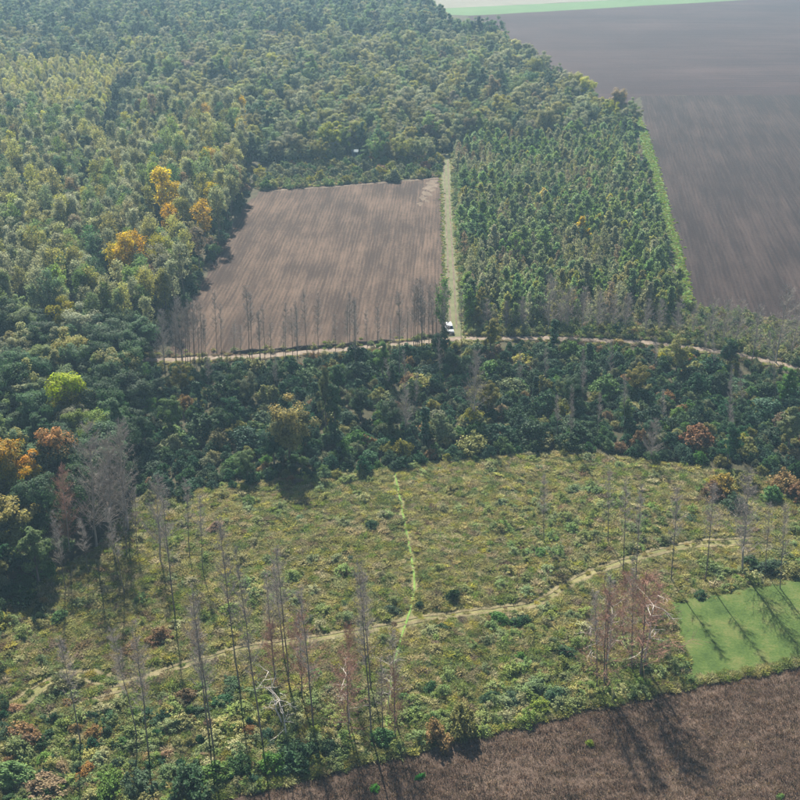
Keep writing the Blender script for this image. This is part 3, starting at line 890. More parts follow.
def wood_place(x, y):
    y -= 28
    L = min(LMK, key=lambda l: math.hypot(l[0] - x, l[1] - y))
    dx, dy = x - L[0], y - L[1]
    return ('left of ' if dx < 0 else 'right of ') + L[2] if abs(dx) > abs(dy) else ('behind ' if dy < 0 else 'in front of ') + L[2]
N_IND = 290
items, keys = [], {}
for kind in ('round', 'full', 'slender'):
    for c in (DARKG, FDARK, FMID, FGREY, FOLIVE, FYELG, FBROWN, YEL, FPALE):
        for i in range(2 if kind != 'round' else 3):
            keys[(kind, c, i)] = len(items)
            items.append((joined(kind, (i * 2 + len(items)) % len(TREE[kind])), c))
forest_coll = proto_collection('forest_tree', items)
far = [[], [], [], []]
for k in range(len(fp)):
    kind, s, c = forest_style(k)
    if k < N_IND and fy[k] < 900:
        plant('broadleaf_tree' if kind != 'slender' else 'slender_tree', kind, int(RNG.integers(20)), fp[k, 0], fp[k, 1], (s, s, s * RNG.uniform(.88, 1.12)), c,
              '%s %s tree %s' % (CNAME[c], 'slender' if kind == 'slender' else 'broadleaf', wood_place(fx[k], fy[k])), 'tree', 'woodland trees')
    else:
        far[0].append(fp[k]); far[1].append(RNG.random() * 6.283); far[2].append((s, s, s * RNG.uniform(.85, 1.15)))
        far[3].append(keys[(kind, c, int(RNG.integers(2 if kind != 'round' else 3)))])
stuff('far_woodland', forest_coll, np.array(far[0]), np.array(far[1]), np.array(far[2]), far[3], 'mixed autumn woodland stretching to the upper left beyond the ploughed field', 'woodland')
print('forest', len(fp))

# forest understorey so that no bare floor shows between stems
up = scatter(FP, 4.2, .95, view=100)
ux, uy = PX(up[:, 0], up[:, 1])
m_ = (uy > 60) & (polyline_dist(up, ROAD) > 2.6) & ~((uy > 166) & (ux > 245) & (uy < 195)) & ~((np.abs(up[:, 0] - HUT[0]) < 4) & (np.abs(up[:, 1] - HUT[1] + 5) < 9))
up = up[m_]
bush_items = [(joined('bush', i), c) for c in (TEAL, DARKG, MIDG, OLIVE, GREYG, BROWN) for i in range(3)]
bush_coll = proto_collection('thicket_shrub', bush_items)
stuff('woodland_understorey', bush_coll, up, RNG.random(len(up)) * 6.283, RNG.uniform(.6, 1.2, len(up)), RNG.choice(18, len(up), p=np.repeat([.25, .25, .2, .12, .13, .05], 3) / 3), 'dark shrubby understorey between the woodland stems', 'undergrowth')

# scrub belt along the top of the ploughed field
SCRUB = [(252, 172), (300, 163), (350, 160), (438, 158), (439, 175), (395, 182), (330, 186), (256, 192)]
sp_ = scatter(GP(SCRUB), 4.8, .8)
sp_ = sp_[~((np.abs(sp_[:, 0] - HUT[0]) < 4) & (np.abs(sp_[:, 1] - HUT[1] + 3) < 7))]
for k, p in enumerate(sp_[np.argsort(sp_[:, 0])]):
    x, y = PX(*p)
    if y > 181 and x > 270 and random.random() < .75: continue
    c = pick({OLIVE: 4, MIDG: 2, YELG: 2.5, GREYG: 2, PINKB: .5})
    plant('shrub', 'bush', k, p[0], p[1], RNG.uniform(.7, 1.35), c, '%s shrub in the scrub behind the ploughed field' % CNAME[c], 'shrub', 'scrub belt shrubs', parts=False)

# ------------------------------------------------------------------ young plantation right of the lane
PLANT = [(456, 152), (540, 143), (630, 136), (646, 190), (667, 262), (678, 300), (668, 322), (560, 327), (466, 328), (461, 270), (457, 205)]
PP = GP(PLANT)
pr = []
d = np.array([0.07, 1.0]); d /= np.linalg.norm(d); n_ = np.array([d[1], -d[0]])
lo = np.array(G(455, 330))
rowid = []
for ia, a in enumerate(np.arange(-20, 110, 3.4)):
    for b in np.arange(-20, 230, 2.9):
        pr.append(lo + n_ * a + d * b + RNG.normal(0, .5, 2)); rowid.append(ia)
pr = np.array(pr); rowid = np.array(rowid); i_ = inside(pr, PP); pr, rowid = pr[i_], rowid[i_]
i_ = np.argsort(np.hypot(pr[:, 0], pr[:, 1])); pr, rowid = pr[i_], rowid[i_]; rowid -= rowid.min()
pz = vnoise(pr, 0.06, 9); px_, py_ = PX(pr[:, 0], pr[:, 1])
keep_ = RNG.random(len(pr)) < np.where(pz > .72, .7, .93)
pr, pz, px_, py_, rowid = pr[keep_], pz[keep_], px_[keep_], py_[keep_], rowid[keep_]
seen = {}
PFRESH = (0.175, 0.250, 0.095); CNAME[PFRESH] = 'fresh green'
PC = (FMID, PFRESH, FGREY, FOLIVE, FYELG, FBROWN, FDARK, YEL)
items, keys = [], {}
for kind in ('conic', 'conic_thin'):
    for c in PC:
        for i in range(2):
            keys[(kind, c, i)] = len(items); items.append((joined(kind, (i + len(items)) % len(TREE[kind])), c))
pcoll = proto_collection('plantation_tree', items)
far = [[], [], [], []]
for k in range(len(pr)):
    brown = pz[k] + RNG.normal(0, .12) > .66
    kind = 'conic_thin' if brown else 'conic'
    c = pick({FBROWN: 2, FGREY: 3.5, FOLIVE: 1}) if brown else pick({FMID: 7, PFRESH: 5, FGREY: 2.5, FOLIVE: 1.5, FYELG: 1.0, FDARK: .7, YEL: .07})
    s = RNG.uniform(.6, 1.25) * (1.1 if py_[k] > 230 else 1)
    if k < 290:
        r_ = int(rowid[k]); q_ = seen.get(r_, 0); seen[r_] = q_ + 1
        first = lambda j: 'first' if j == 0 else ORD[min(j, 38)]
        plant('plantation_tree', kind, k, pr[k, 0], pr[k, 1], (s, s, s * RNG.uniform(.9, 1.15)), c, '%s plantation tree, %s row from the lane, %s from the road' % (CNAME[c], first(r_), first(q_)), 'tree', 'plantation trees', parts=False)
    else:
        far[0].append(pr[k]); far[1].append(RNG.random() * 6.283); far[2].append((s * 1.05, s * 1.05, s * RNG.uniform(.9, 1.15))); far[3].append(keys[(kind, c, int(RNG.integers(2)))])
stuff('plantation', pcoll, np.array(far[0]), np.array(far[1]), np.array(far[2]), far[3], 'back rows of the young green plantation between lane and dark field', 'plantation')
pu = scatter(PP, 2.6, .95)
stuff('plantation_undergrowth', bush_coll, pu, RNG.random(len(pu)) * 6.283, RNG.uniform(.45, .8, len(pu)), RNG.choice(18, len(pu), p=np.repeat([.05, .1, .35, .25, .25, .0], 3) / 3), 'low green growth filling the ground between the plantation trees', 'undergrowth')
print('plantation', len(pr))

# ------------------------------------------------------------------ thicket below the road
THICK = [(140, 366), (250, 361), (340, 354), (400, 349), (455, 344), (540, 343), (650, 348), (740, 361), (810, 380), (930, 410), (930, 492), (800, 484), (700, 466), (600, 454), (520, 458), (400, 470), (300, 482), (230, 490), (150, 505), (128, 470), (130, 410)]
TP = GP(THICK)
tp = scatter(TP, 4.6, .95, view=60)
tx, ty = PX(tp[:, 0], tp[:, 1])
gold = np.array(G(290, 460))
ok = np.hypot(tp[:, 0] - gold[0], tp[:, 1] - gold[1]) > 3
tp, tx, ty = tp[ok], tx[ok], ty[ok]
def thick_place(x, y):
    col = 'at its left end' if x < 200 else 'left of the golden crowned tree' if x < 265 else 'around the golden crowned tree' if x < 330 else 'left of the white van' if x < 430 else 'below the white van' if x < 490 else 'right of centre' if x < 600 else 'towards the right edge' if x < 720 else 'at the right picture edge'
    row = 'along the road' if y < 385 else 'midway' if y < 430 else 'along the meadow'
    return 'in the thicket %s, %s' % (row, col)
rest = []
vis = np.where((tx > -20) & (tx < 820))[0]
sel = set(RNG.permutation(vis)[:270].tolist()) if len(vis) > 270 else set(vis.tolist())
for k in range(len(tp)):
    if k not in sel: rest.append(tp[k]); continue
    x, y = float(tx[k]), float(ty[k])
    roadside = polyline_dist(tp[k:k + 1], ROAD)[0] < 9
    warm = vnoise(tp[k:k + 1], .05, 21)[0]
    if roadside and polyline_dist(tp[k:k + 1], ROAD)[0] < 4.5: continue
    if roadside: c = pick({OLIVE: 2.5, BROWN: 2, GREYG: 2, DARKG: 2, YELG: .8}); s = RNG.uniform(.5, .85)
    else:
        c = pick({TEAL: 5, DARKG: 4, MIDG: 2.4, OLIVE: 2.6 if x > 450 else .7, RUSTY: .7 if x > 450 and y < 400 else .1, YELG: .5 if x > 450 else .1, GREYG: .8, BROWN: .12}); s = RNG.uniform(.65, 1.45)
        if y > 455: s *= .72
    if not roadside and RNG.random() < .05 and y < 455:
        plant('creeper_column', 'creeper', k, tp[k, 0], tp[k, 1], RNG.uniform(.6, .95), TEAL, 'deep green creeper column standing %s' % thick_place(x, y), 'creeper', 'thicket shrubs', parts=False)
    elif not roadside and RNG.random() < .16:
        plant('broadleaf_tree', 'round', k, tp[k, 0], tp[k, 1], RNG.uniform(.45, .72), c, '%s small tree %s' % (CNAME[c], thick_place(x, y)), 'tree', 'thicket trees')
    else:
        plant('shrub', 'bush', k, tp[k, 0], tp[k, 1], (s * RNG.uniform(.75, 1.4), s * RNG.uniform(.75, 1.25), s * RNG.uniform(.65, 1.3)), c, '%s shrub %s' % (CNAME[c], thick_place(x, y).replace('in the thicket ', 'in thicket ').replace('picture edge', 'edge')), 'shrub', 'thicket shrubs', parts=False)
extra = scatter(TP, 3.3, .95, view=60)
rest = np.concatenate([np.array(rest).reshape(-1, 2), extra])
rs = RNG.uniform(.45, .85, len(rest))
rd_ = polyline_dist(rest, ROAD); rest, rs, rd_ = rest[rd_ > 1.9], rs[rd_ > 1.9], rd_[rd_ > 1.9]
rs = np.where(rd_ < 7, rs * np.clip(rd_ / 8, .3, 1), rs)
stuff('thicket_undergrowth', bush_coll, rest, RNG.random(len(rest)) * 6.283, rs, RNG.choice(18, len(rest), p=np.repeat([.36, .28, .14, .10, .07, .05], 3) / 3), 'low green tangle filling the thicket between road and meadow', 'undergrowth')

# special plants of the thicket
X, Y, h, dx = base_top(335, 440, 335, 384); plant('creeper_column', 'creeper', 0, X, Y, (1.1, 1.1, h / 10), DARKG, 'tallest pointed creeper column, right of the golden crowned tree', 'creeper', None, parts=True)
X, Y, h, dx = base_top(326, 432, 326, 372); plant('broadleaf_tree', 'round', 3, X, Y, (.55, .55, h / 14), GREYG, 'thin pale olive tree behind the pointed creeper column', 'tree')
X, Y, h, dx = base_top(474, 425, 474, 352); plant('leafless_tree', 'barewide', 1, X, Y, (h / 15 * .8, h / 15 * .8, h / 15), GREYG, 'pale grey-brown tree below and right of the white van', 'tree')
X, Y, h, dx = base_top(405, 435, 402, 385); plant('leafless_tree', 'barewide', 2, X, Y, (h / 15,) * 3, GREYG, 'grey leafless tree in the thicket straight above the green path', 'tree')
X, Y, h, dx = base_top(650, 462, 648, 420); plant('leafless_tree', 'barewide', 0, X, Y, (h / 15,) * 3, GREYG, 'small grey leafless tree at the meadow side of the thicket, right', 'tree')
for k, (bx, by, s, c, lab) in enumerate([
    (722, 492, 1.3, DULLGOLD, 'yellow-orange shrub at the right end of the meadow'), (712, 497, 1.0, RUSTY, 'rusty shrub left of the yellow-orange shrub'),
    (783, 490, 1.35, RUSTY, 'orange-red shrub at the right picture edge above the meadow'), (797, 500, 1.2, RUSTY, 'rusty red shrub touching the right picture edge'),
    (745, 488, 1.15, OLIVE, 'olive shrub between the yellow and the orange-red shrubs'), (618, 347, .8, DULLGOLD, 'yellow shrub just below the dirt road'),
    (660, 362, .8, YELG, 'yellow-green shrub below the road, right of the yellow one'), (480, 352, .75, PINKB, 'reddish brown shrub right below the white van'),
    (497, 354, .8, BROWN, 'brown shrub below the road, right of the reddish one'), (735, 510, 1.1, DARKG, 'dark shrub under the yellow-orange shrub at right'),
    (770, 500, 1.0, MIDG, 'green shrub under the orange-red shrub')]):
    X, Y = G(bx, by)
    plant('shrub', 'bush', k, X, Y, s, c, lab, 'shrub', 'coloured shrubs', parts=True)

# ------------------------------------------------------------------ leafless poplars: row along the road
ROW = [(178, 358, 177, 312), (190, 361, 188, 300), (197, 357, 195, 298), (204, 358, 202, 296), (217, 354, 214, 292), (224, 356, 222, 300), (234, 352, 234, 320), (250, 362, 246, 285), (254, 358, 252, 290), (266, 356, 264, 302), (271, 360, 270, 318), (284, 366, 284, 322), (297, 372, 296, 308),
       (319, 354, 319, 290), (336, 356, 335, 315), (348, 362, 347, 305), (356, 372, 355, 300), (367, 356, 366, 312), (378, 360, 378, 302), (390, 358, 390, 318), (400, 380, 399, 292), (416, 346, 415, 290), (419, 348, 418, 280), (424, 350, 424, 300), (429, 347, 429, 285), (433, 346, 433, 294), (436, 350, 436, 283), (444, 360, 445, 286), (461, 346, 461, 292)]
for _ in range(26):
    bx = random.choice([random.uniform(176, 232), random.uniform(240, 300), random.uniform(300, 450), random.uniform(405, 450)])
    by = 361 - (bx - 176) * .052 + random.uniform(-2, 9)
    ROW.append((bx, by, bx - random.uniform(-1, 4), by - random.uniform(38, 68)))
ROW = sorted(ROW)
for k, (bx, by, tx_, ty_) in enumerate(ROW):
    X, Y, h, dx = base_top(bx, by, tx_, ty_)
    if polyline_dist([(X, Y)], ROAD)[0] < 1.7: Y -= 3.2
    plant('bare_poplar', 'bare', k, X, Y, (min(1.15, max(.7, h / 22)),) * 2 + (h / 22,), GREYG, 'thin bare tree in the row before the ploughed field, %s' % (nth(k) if k < 38 else nthr(len(ROW) - 1 - k)), 'tree', 'bare roadside poplars', tilt=math.atan2(dx, h))
X, Y, h, dx = base_top(437, 352, 437, 283)
plant('slender_tree', 'slender', 2, X + 1.2, Y, (.75, .75, h / 17), MIDG, 'slim green topped tree standing left of the white van', 'tree')

# grey leafless trees along the far side of the road, right half
RW = [(486, 331, 486, 300), (505, 333, 505, 302), (521, 333, 521, 298), (548, 334, 546, 276), (560, 332, 560, 292), (567, 334, 567, 288), (581, 335, 581, 288), (597, 335, 596, 292), (612, 334, 611, 296), (625, 336, 623, 294), (645, 337, 645, 300), (658, 337, 657, 300), (676, 340, 676, 300), (692, 340, 692, 306), (709, 346, 709, 300), (722, 350, 722, 300), (735, 352, 735, 302), (752, 362, 750, 308), (776, 366, 775, 290), (790, 364, 790, 300), (812, 376, 812, 305)]
for k, (bx, by, tx_, ty_) in enumerate(RW):
    X, Y, h, dx = base_top(bx, by - 3, tx_, ty_)
    brownish = k % 3 == 1
    plant('leafless_tree', 'barewide', k, X, Y, (h / 15 * 1.05,) * 2 + (h / 15,), GREYG, 'grey twiggy tree behind the road right of the van, %s' % nth(k), 'tree', 'leafless trees behind the road', crown_mat=BARK_GREY)
    if k % 2 == 0:
        c = pick({OLIVE: 3, GREYG: 2, BROWN: 1.5, DARKG: 1})
        plant('shrub', 'bush', k, X + RNG.uniform(1, 3), Y + RNG.uniform(1, 4), RNG.uniform(.5, .85), c, '%s low shrub behind the road right of the van, %s' % (CNAME[c], nth(k // 2)), 'shrub', 'shrubs behind the road', parts=False)

# thin bare stems rising from the thicket on the right
THIN = [(RNG.uniform(190, 790), RNG.uniform(388, 452), 0, 0) for _ in range(16)]
THIN = [(a_, b_, a_ + RNG.normal(0, 2), b_ - RNG.uniform(36, 64)) for a_, b_, _, _ in THIN] + [(520, 400, 520, 352), (545, 395, 546, 348), (583, 398, 583, 345), (611, 396, 611, 340), (655, 380, 656, 336), (706, 372, 706, 332), (714, 376, 713, 330), (775, 412, 774, 345), (625, 430, 625, 375), (730, 440, 730, 380)]
for k, (bx, by, tx_, ty_) in enumerate(sorted(THIN)):
    X, Y, h, dx = base_top(bx, by, tx_, ty_)
    plant('bare_poplar', 'bare', k + 2, X, Y, (.55, .55, h / 22), GREYG, 'thin bare stem rising from the thicket, %s' % nth(k), 'tree', 'bare stems in the thicket', tilt=math.atan2(dx, h))

# ------------------------------------------------------------------ leafless poplars in the meadow
CLEAR = [(66, 591, 52, 512), (125, 598, 107, 510), (89, 574, 80, 520), (175, 614, 162, 486), (240, 690, 219, 522), (263, 745, 236, 553), (214, 752, 192, 592), (209, 738, 190, 600), (149, 757, 134, 622), (137, 739, 112, 632), (81, 746, 60, 640), (203, 572, 200, 498), (127, 557, 124, 492), (137, 552, 134, 488), (190, 560, 186, 478), (289, 685, 275, 548), (284, 660, 273, 560), (275, 675, 266, 575), (314, 732, 297, 583), (371, 737, 359, 568), (371, 690, 362, 572), (395, 724, 392, 630), (383, 733, 381, 660),
         (597, 690, 594, 592), (606, 682, 611, 572), (632, 672, 633, 560), (623, 574, 626, 482), (636, 581, 642, 486), (671, 582, 678, 486), (705, 582, 713, 485), (544, 543, 544, 474), (608, 543, 609, 470), (765, 575, 770, 500), (780, 590, 786, 505)]
CLEAR = sorted(CLEAR)
for k, (bx, by, tx_, ty_) in enumerate(CLEAR):
    X, Y, h, dx = base_top(bx, by, tx_, ty_)
    near = 'in the meadow\'s bare poplars' if bx < 0 else 'in the meadow' if bx < 230 else 'in the meadow by the track' if bx < 400 else 'in the meadow by the mown grass' if by > 600 or bx > 660 else 'in the right meadow'
    w_ = min(1.1, max(.75, h / 22))
    plant('bare_poplar', 'bare', k, X, Y, (w_, w_, h / 22), GREYG, 'tall thin bare poplar %s, %s' % (near, nth(k)), 'tree', 'bare poplars in the clearing', tilt=math.atan2(dx, h))
X, Y, h, dx = base_top(742, 574, 748, 476)
plant('leafless_tree', 'barewide', 2, X, Y, (h / 15 * .9,) * 2 + (h / 15,), GREYG, 'broad grey leafless tree at the upper edge of the mown grass', 'tree', tilt=math.atan2(dx, h))
SN = [(645, 668, 657, 592, 'bleached white dead tree with crooked limbs beside the mown grass'), (607, 664, 609, 610, 'pale dead stem left of the bleached white dead tree'), (592, 668, 592, 630, 'short pale dead snag, leftmost by the mown grass'),
      (349, 724, 342, 668, 'pale dead tree with drooping limbs left of the green path end'), (282, 724, 276, 672, 'pale crooked dead tree in the meadow, left of the other dead trees'), (389, 705, 394, 662, 'small white dead tree at the lower end of the green path'), (289, 742, 280, 690, 'thin pale dead snag above the lower hedge')]
for k, (bx, by, tx_, ty_, lab) in enumerate(SN):
    X, Y, h, dx = base_top(bx, by, tx_, ty_)
    plant('dead_tree', 'snag', k, X, Y, (h / 9,) * 3, GREYG, lab, 'tree', 'bleached dead trees', tilt=math.atan2(dx, h))
RU = [(604, 684, 604, 590, 1.0, 'rusty twigged tree at the left of the dead trees by the mown grass'), (640, 676, 638, 575, 1.2, 'broad rusty twigged tree around the bleached dead tree'), (655, 640, 656, 585, 1.0, 'rusty twigged tree at the corner of the mown grass'), (622, 640, 622, 572, .9, 'rusty twigged tree behind the dead trees, beside the track'),
      (302, 700, 300, 616, 1.0, 'reddish twigged tree on the track left of the green path'), (275, 690, 270, 625, 1.0, 'pinkish twigged tree in the meadow, leftmost reddish one'), (350, 735, 346, 655, 1.0, 'rusty twigged tree left of the lower end of the green path'), (395, 740, 392, 668, .7, 'rusty twigged tree at the lower end of the green path'), (350, 690, 350, 628, .8, 'brownish twigged tree below the track left of the green path')]
for k, (bx, by, tx_, ty_, wd, lab) in enumerate(RU):
    X, Y, h, dx = base_top(bx, by, tx_, ty_)
    plant('rusty_tree', 'rust', k, X, Y, (wd * h / 9 * .8,) * 2 + (h / 9,), PINKB, lab, 'tree', 'rusty twigged trees', tilt=math.atan2(dx, h) * .5)

# ------------------------------------------------------------------ meadow growth
MP = GP(MEADOW); PATCHP = GP(PATCH)
STRAW = (0.325, 0.285, 0.155); MOLIVE = (0.245, 0.237, 0.102); MGREEN = (0.155, 0.188, 0.066); MBROWN = (0.19, 0.15, 0.095); MYEL = (0.30, 0.282, 0.105)
tus = [tussock(600 + s).mesh('tussock', [LEAF_GRASS]) for s in range(6)]
titems = [(tus[(i + j) % 6], c) for j, c in enumerate((STRAW, MOLIVE, MGREEN, MBROWN, MYEL)) for i in range(3)]
sb = [(joined('smallbush', i), c) for c in (MGREEN, FMID, MOLIVE, MGREEN) for i in range(2)]
tcoll = proto_collection('meadow_tuft', titems + sb)
tpnt = scatter(MP, 0.80, .95, view=40)
ruts = np.minimum(np.minimum(polyline_dist(tpnt, GP(RUT_MAIN)), polyline_dist(tpnt, GP(RUT_TWO))), np.minimum(polyline_dist(tpnt, GP(GREEN_PATH)) + .05, polyline_dist(tpnt, GP(RUT_SIDE)) + .1))
keep_t = (ruts > RNG.uniform(.52, .70, len(ruts)))
rut_d = ruts[keep_t & ~inside(tpnt, PATCHP)]
tpnt = tpnt[keep_t & ~inside(tpnt, PATCHP)]
wv = vnoise(tpnt, .11, 31); wv2 = vnoise(tpnt, .35, 32); wet = vnoise(tpnt, .045, 33)
qx, qy = PX(tpnt[:, 0], tpnt[:, 1])
u = RNG.random(len(tpnt)) * .45 + wv * .35 + wv2 * .35
ci = np.digitize(u, [.36, .50, .66, .80])                 # 0..4
cmap = np.array([2, 1, 0, 4, 1])[ci]
brown = (RNG.random(len(tpnt)) < .06 + .2 * (qx < 200) * (qy > 620)); cmap[brown] = 3
grn = (RNG.random(len(tpnt)) < .18 + .25 * (qy > 660)); cmap[grn] = 2
idx = cmap * 3 + RNG.integers(0, 3, len(tpnt))
shr = RNG.random(len(tpnt)) < .02 + .10 * (wet > .68) + .13 * (qy > 690)
shr &= rut_d > 1.4
idx[shr] = 15 + RNG.integers(0, 8, shr.sum())
sc = RNG.uniform(.6, 1.5, len(tpnt)); sc[shr] *= .75
sc *= np.clip(rut_d / 1.15, .38, 1)
stuff('meadow_tufts', tcoll, tpnt, RNG.random(len(tpnt)) * 6.283, np.column_stack([sc * RNG.uniform(.85, 1.6, len(sc)), sc * 1.05, sc * RNG.uniform(.6, 1.1, len(sc))]), idx, 'rough tussocks of yellow olive grass and low brambles covering the clearing', 'grass', z=meadow_height(tpnt) - .03, tilt=.12)
print('tufts', len(tpnt))
# fine grass on the mown patch and the verge of the stubble
pe = []
for a, b in zip(PATCHP, PATCHP[1:] + PATCHP[:1]):
    a, b = np.array(a), np.array(b); L = np.linalg.norm(b - a)
    for q in np.arange(0, L, .4): pe.append(a + (b - a) * q / L + RNG.normal(0, .55, 2))
pe = np.array(pe); pe_x, pe_y = PX(pe[:, 0], pe[:, 1]); pe = pe[(pe_x < 830) & (pe_y > 560)]
stuff('lawn_margin_grass', tcoll, pe, RNG.random(len(pe)) * 6.283, RNG.uniform(.35, .9, len(pe)), RNG.choice([3, 4, 6, 7, 8, 12], len(pe)), 'ragged longer grass round the mown green patch', 'grass', z=.3)
STRIPP, LANEP = GP(STRIP), GP(LANE)
sg = scatter(STRIPP, .8, .95); sg = sg + RNG.normal(0, .6, sg.shape)
scoll = proto_collection('strip_tuft', [(tus[i], c) for c in ((0.15, 0.225, 0.05), (0.21, 0.225, 0.075)) for i in range(3)])
stuff('strip_grass', scoll, sg, RNG.random(len(sg)) * 6.283, RNG.uniform(.35, .75, len(sg)), RNG.integers(0, 6, len(sg)), 'bright green grass of the strip beside the dark field', 'grass', z=.05)
le = []
for ln in (LANEP[:1] + LANEP[-1:-4:-1], LANEP[1:6]):
    for a, b in zip(ln[:-1], ln[1:]):
        a, b = np.array(a), np.array(b); L = np.linalg.norm(b - a)
        for q in np.arange(0, L, .5): le.append(a + (b - a) * q / L + RNG.normal(0, .4, 2))
le = np.array(le); le = le[np.hypot(le[:, 0] - G(449.5, 331)[0], le[:, 1] - G(449.5, 329)[1]) > 3.4]
stuff('lane_margin_grass', tcoll, le, RNG.random(len(le)) * 6.283, RNG.uniform(.3, .7, len(le)), RNG.choice([0, 3, 4, 6, 7, 8], len(le)), 'pale longer grass along both sides of the grass lane', 'grass', z=.03)
rv = []
for a, b in zip(ROAD[:-1], ROAD[1:]):
    a, b = np.array(a), np.array(b); L = np.linalg.norm(b - a); nn = np.array([-(b - a)[1], (b - a)[0]]) / L
    for q in np.arange(0, L, .28):
        sd_ = random.choice((-1, 1)); rv.append(a + (b - a) * q / L + nn * sd_ * (1.5 + abs(random.gauss(0, .9 if sd_ < 0 else 1.6))))
rv = np.array(rv); rvx, rvy = PX(rv[:, 0], rv[:, 1]); rv = rv[(rvx > -20) & (rvx < 840) & ((rvx > 470) | (rvx < 438) | (rvy > 339))]
stuff('road_verge_grass', tcoll, rv, RNG.random(len(rv)) * 6.283, RNG.uniform(.4, 1.0, len(rv)), RNG.choice([0, 3, 4, 6, 7, 9, 10, 11, 15, 19], len(rv)), 'brown and olive grass along both sides of the dirt road', 'grass', z=.03)
rough = [scatter(GP([(466, 318), (560, 322), (672, 316), (692, 306), (760, 318), (860, 330), (880, 388), (800, 366), (740, 352.5), (650, 341), (540, 335.5), (466, 336)]), 1.15, .95), scatter(GP([(250, 184), (330, 176), (440, 168), (441, 176.5), (330, 185.5), (258, 191)]), 1.3, .95), scatter(GP([(452, 152), (460, 152), (463, 205), (467, 270), (474, 330), (464, 334), (459, 270), (455, 205)]), 1.1, .95)]
rough = np.concatenate(rough)
rough = rough[(polyline_dist(rough, ROAD) > 2.2)]
ri = RNG.choice([0, 3, 4, 5, 6, 7, 8, 9, 10, 11, 15, 17, 19, 21], len(rough))
stuff('rough_grass', tcoll, rough, RNG.random(len(rough)) * 6.283, RNG.uniform(.7, 1.5, len(rough)), ri, 'rough brown and olive grass behind the road and along the scrub', 'grass', z=.02)
rb = scatter(GP([(470, 322), (560, 326), (672, 320), (692, 310), (760, 322), (840, 336), (840, 372), (740, 347), (650, 337), (540, 331), (470, 331)]), 3.4, .95)
rb = rb[polyline_dist(rb, ROAD) > 3]
stuff('roadside_scrub', bush_coll, rb, RNG.random(len(rb)) * 6.283, RNG.uniform(.35, .8, len(rb)), RNG.choice(18, len(rb), p=np.repeat([.05, .15, .2, .25, .2, .15], 3) / 3), 'low olive and brown scrub between plantation and dirt road', 'undergrowth')
# stubble on the lower field
st_items = [(stubble(700 + s).mesh('stubble', [LEAF]), c) for s in range(4) for c in ((0.20, 0.14, 0.095), (0.27, 0.20, 0.14), (0.12, 0.085, 0.06))]
st_coll = proto_collection('stubble_clump', st_items)
nf = scatter(GP(NEARFIELD), .72, .9, view=30)
stuff('field_stubble', st_coll, nf, RNG.normal(math.radians(12), .3, len(nf)), RNG.uniform(.7, 1.5, len(nf)), RNG.integers(0, 12, len(nf)), 'dry brown stalks and litter on the lower field', 'stubble', z=.15)
# tall verge along the field boundary
EDGE = [(60, 846), (130, 818), (200, 800), (270, 782), (390, 754), (470, 735), (560, 714), (630, 697), (700, 682), (760, 671), (830, 658), (900, 645)]
ep = []
EG = GP(EDGE)
for a, b in zip(EG[:-1], EG[1:]):
    a, b = np.array(a), np.array(b); L = np.linalg.norm(b - a)
    for q in np.arange(0, L, .38): ep.append(a + (b - a) * q / L + RNG.normal(0, .45, 2))
ep = np.array(ep)
stuff('field_verge_grass', tcoll, ep, RNG.random(len(ep)) * 6.283, RNG.uniform(.8, 1.35, len(ep)), RNG.choice([0, 3, 4, 5, 6, 7, 8, 8, 13], len(ep)), 'tall rank grass along the edge of the brown lower field', 'grass', z=.2)

bl = scatter(GP([(-30, 690), (60, 720), (200, 712), (300, 738), (392, 748), (300, 772), (200, 796), (120, 824), (-40, 840)]), 2.6, .95)
bl = bl[vnoise(bl, .12, 88) > .38]
stuff('hedge_undergrowth', bush_coll, bl, RNG.random(len(bl)) * 6.283, np.column_stack([RNG.uniform(.3, .75, len(bl)), RNG.uniform(.3, .6, len(bl)), RNG.uniform(.25, .5, len(bl))]), RNG.choice(18, len(bl), p=np.repeat([.24, .38, .06, .12, .02, .18], 3) / 3), 'tangled dark green and brown growth along the lower left hedge', 'undergrowth')
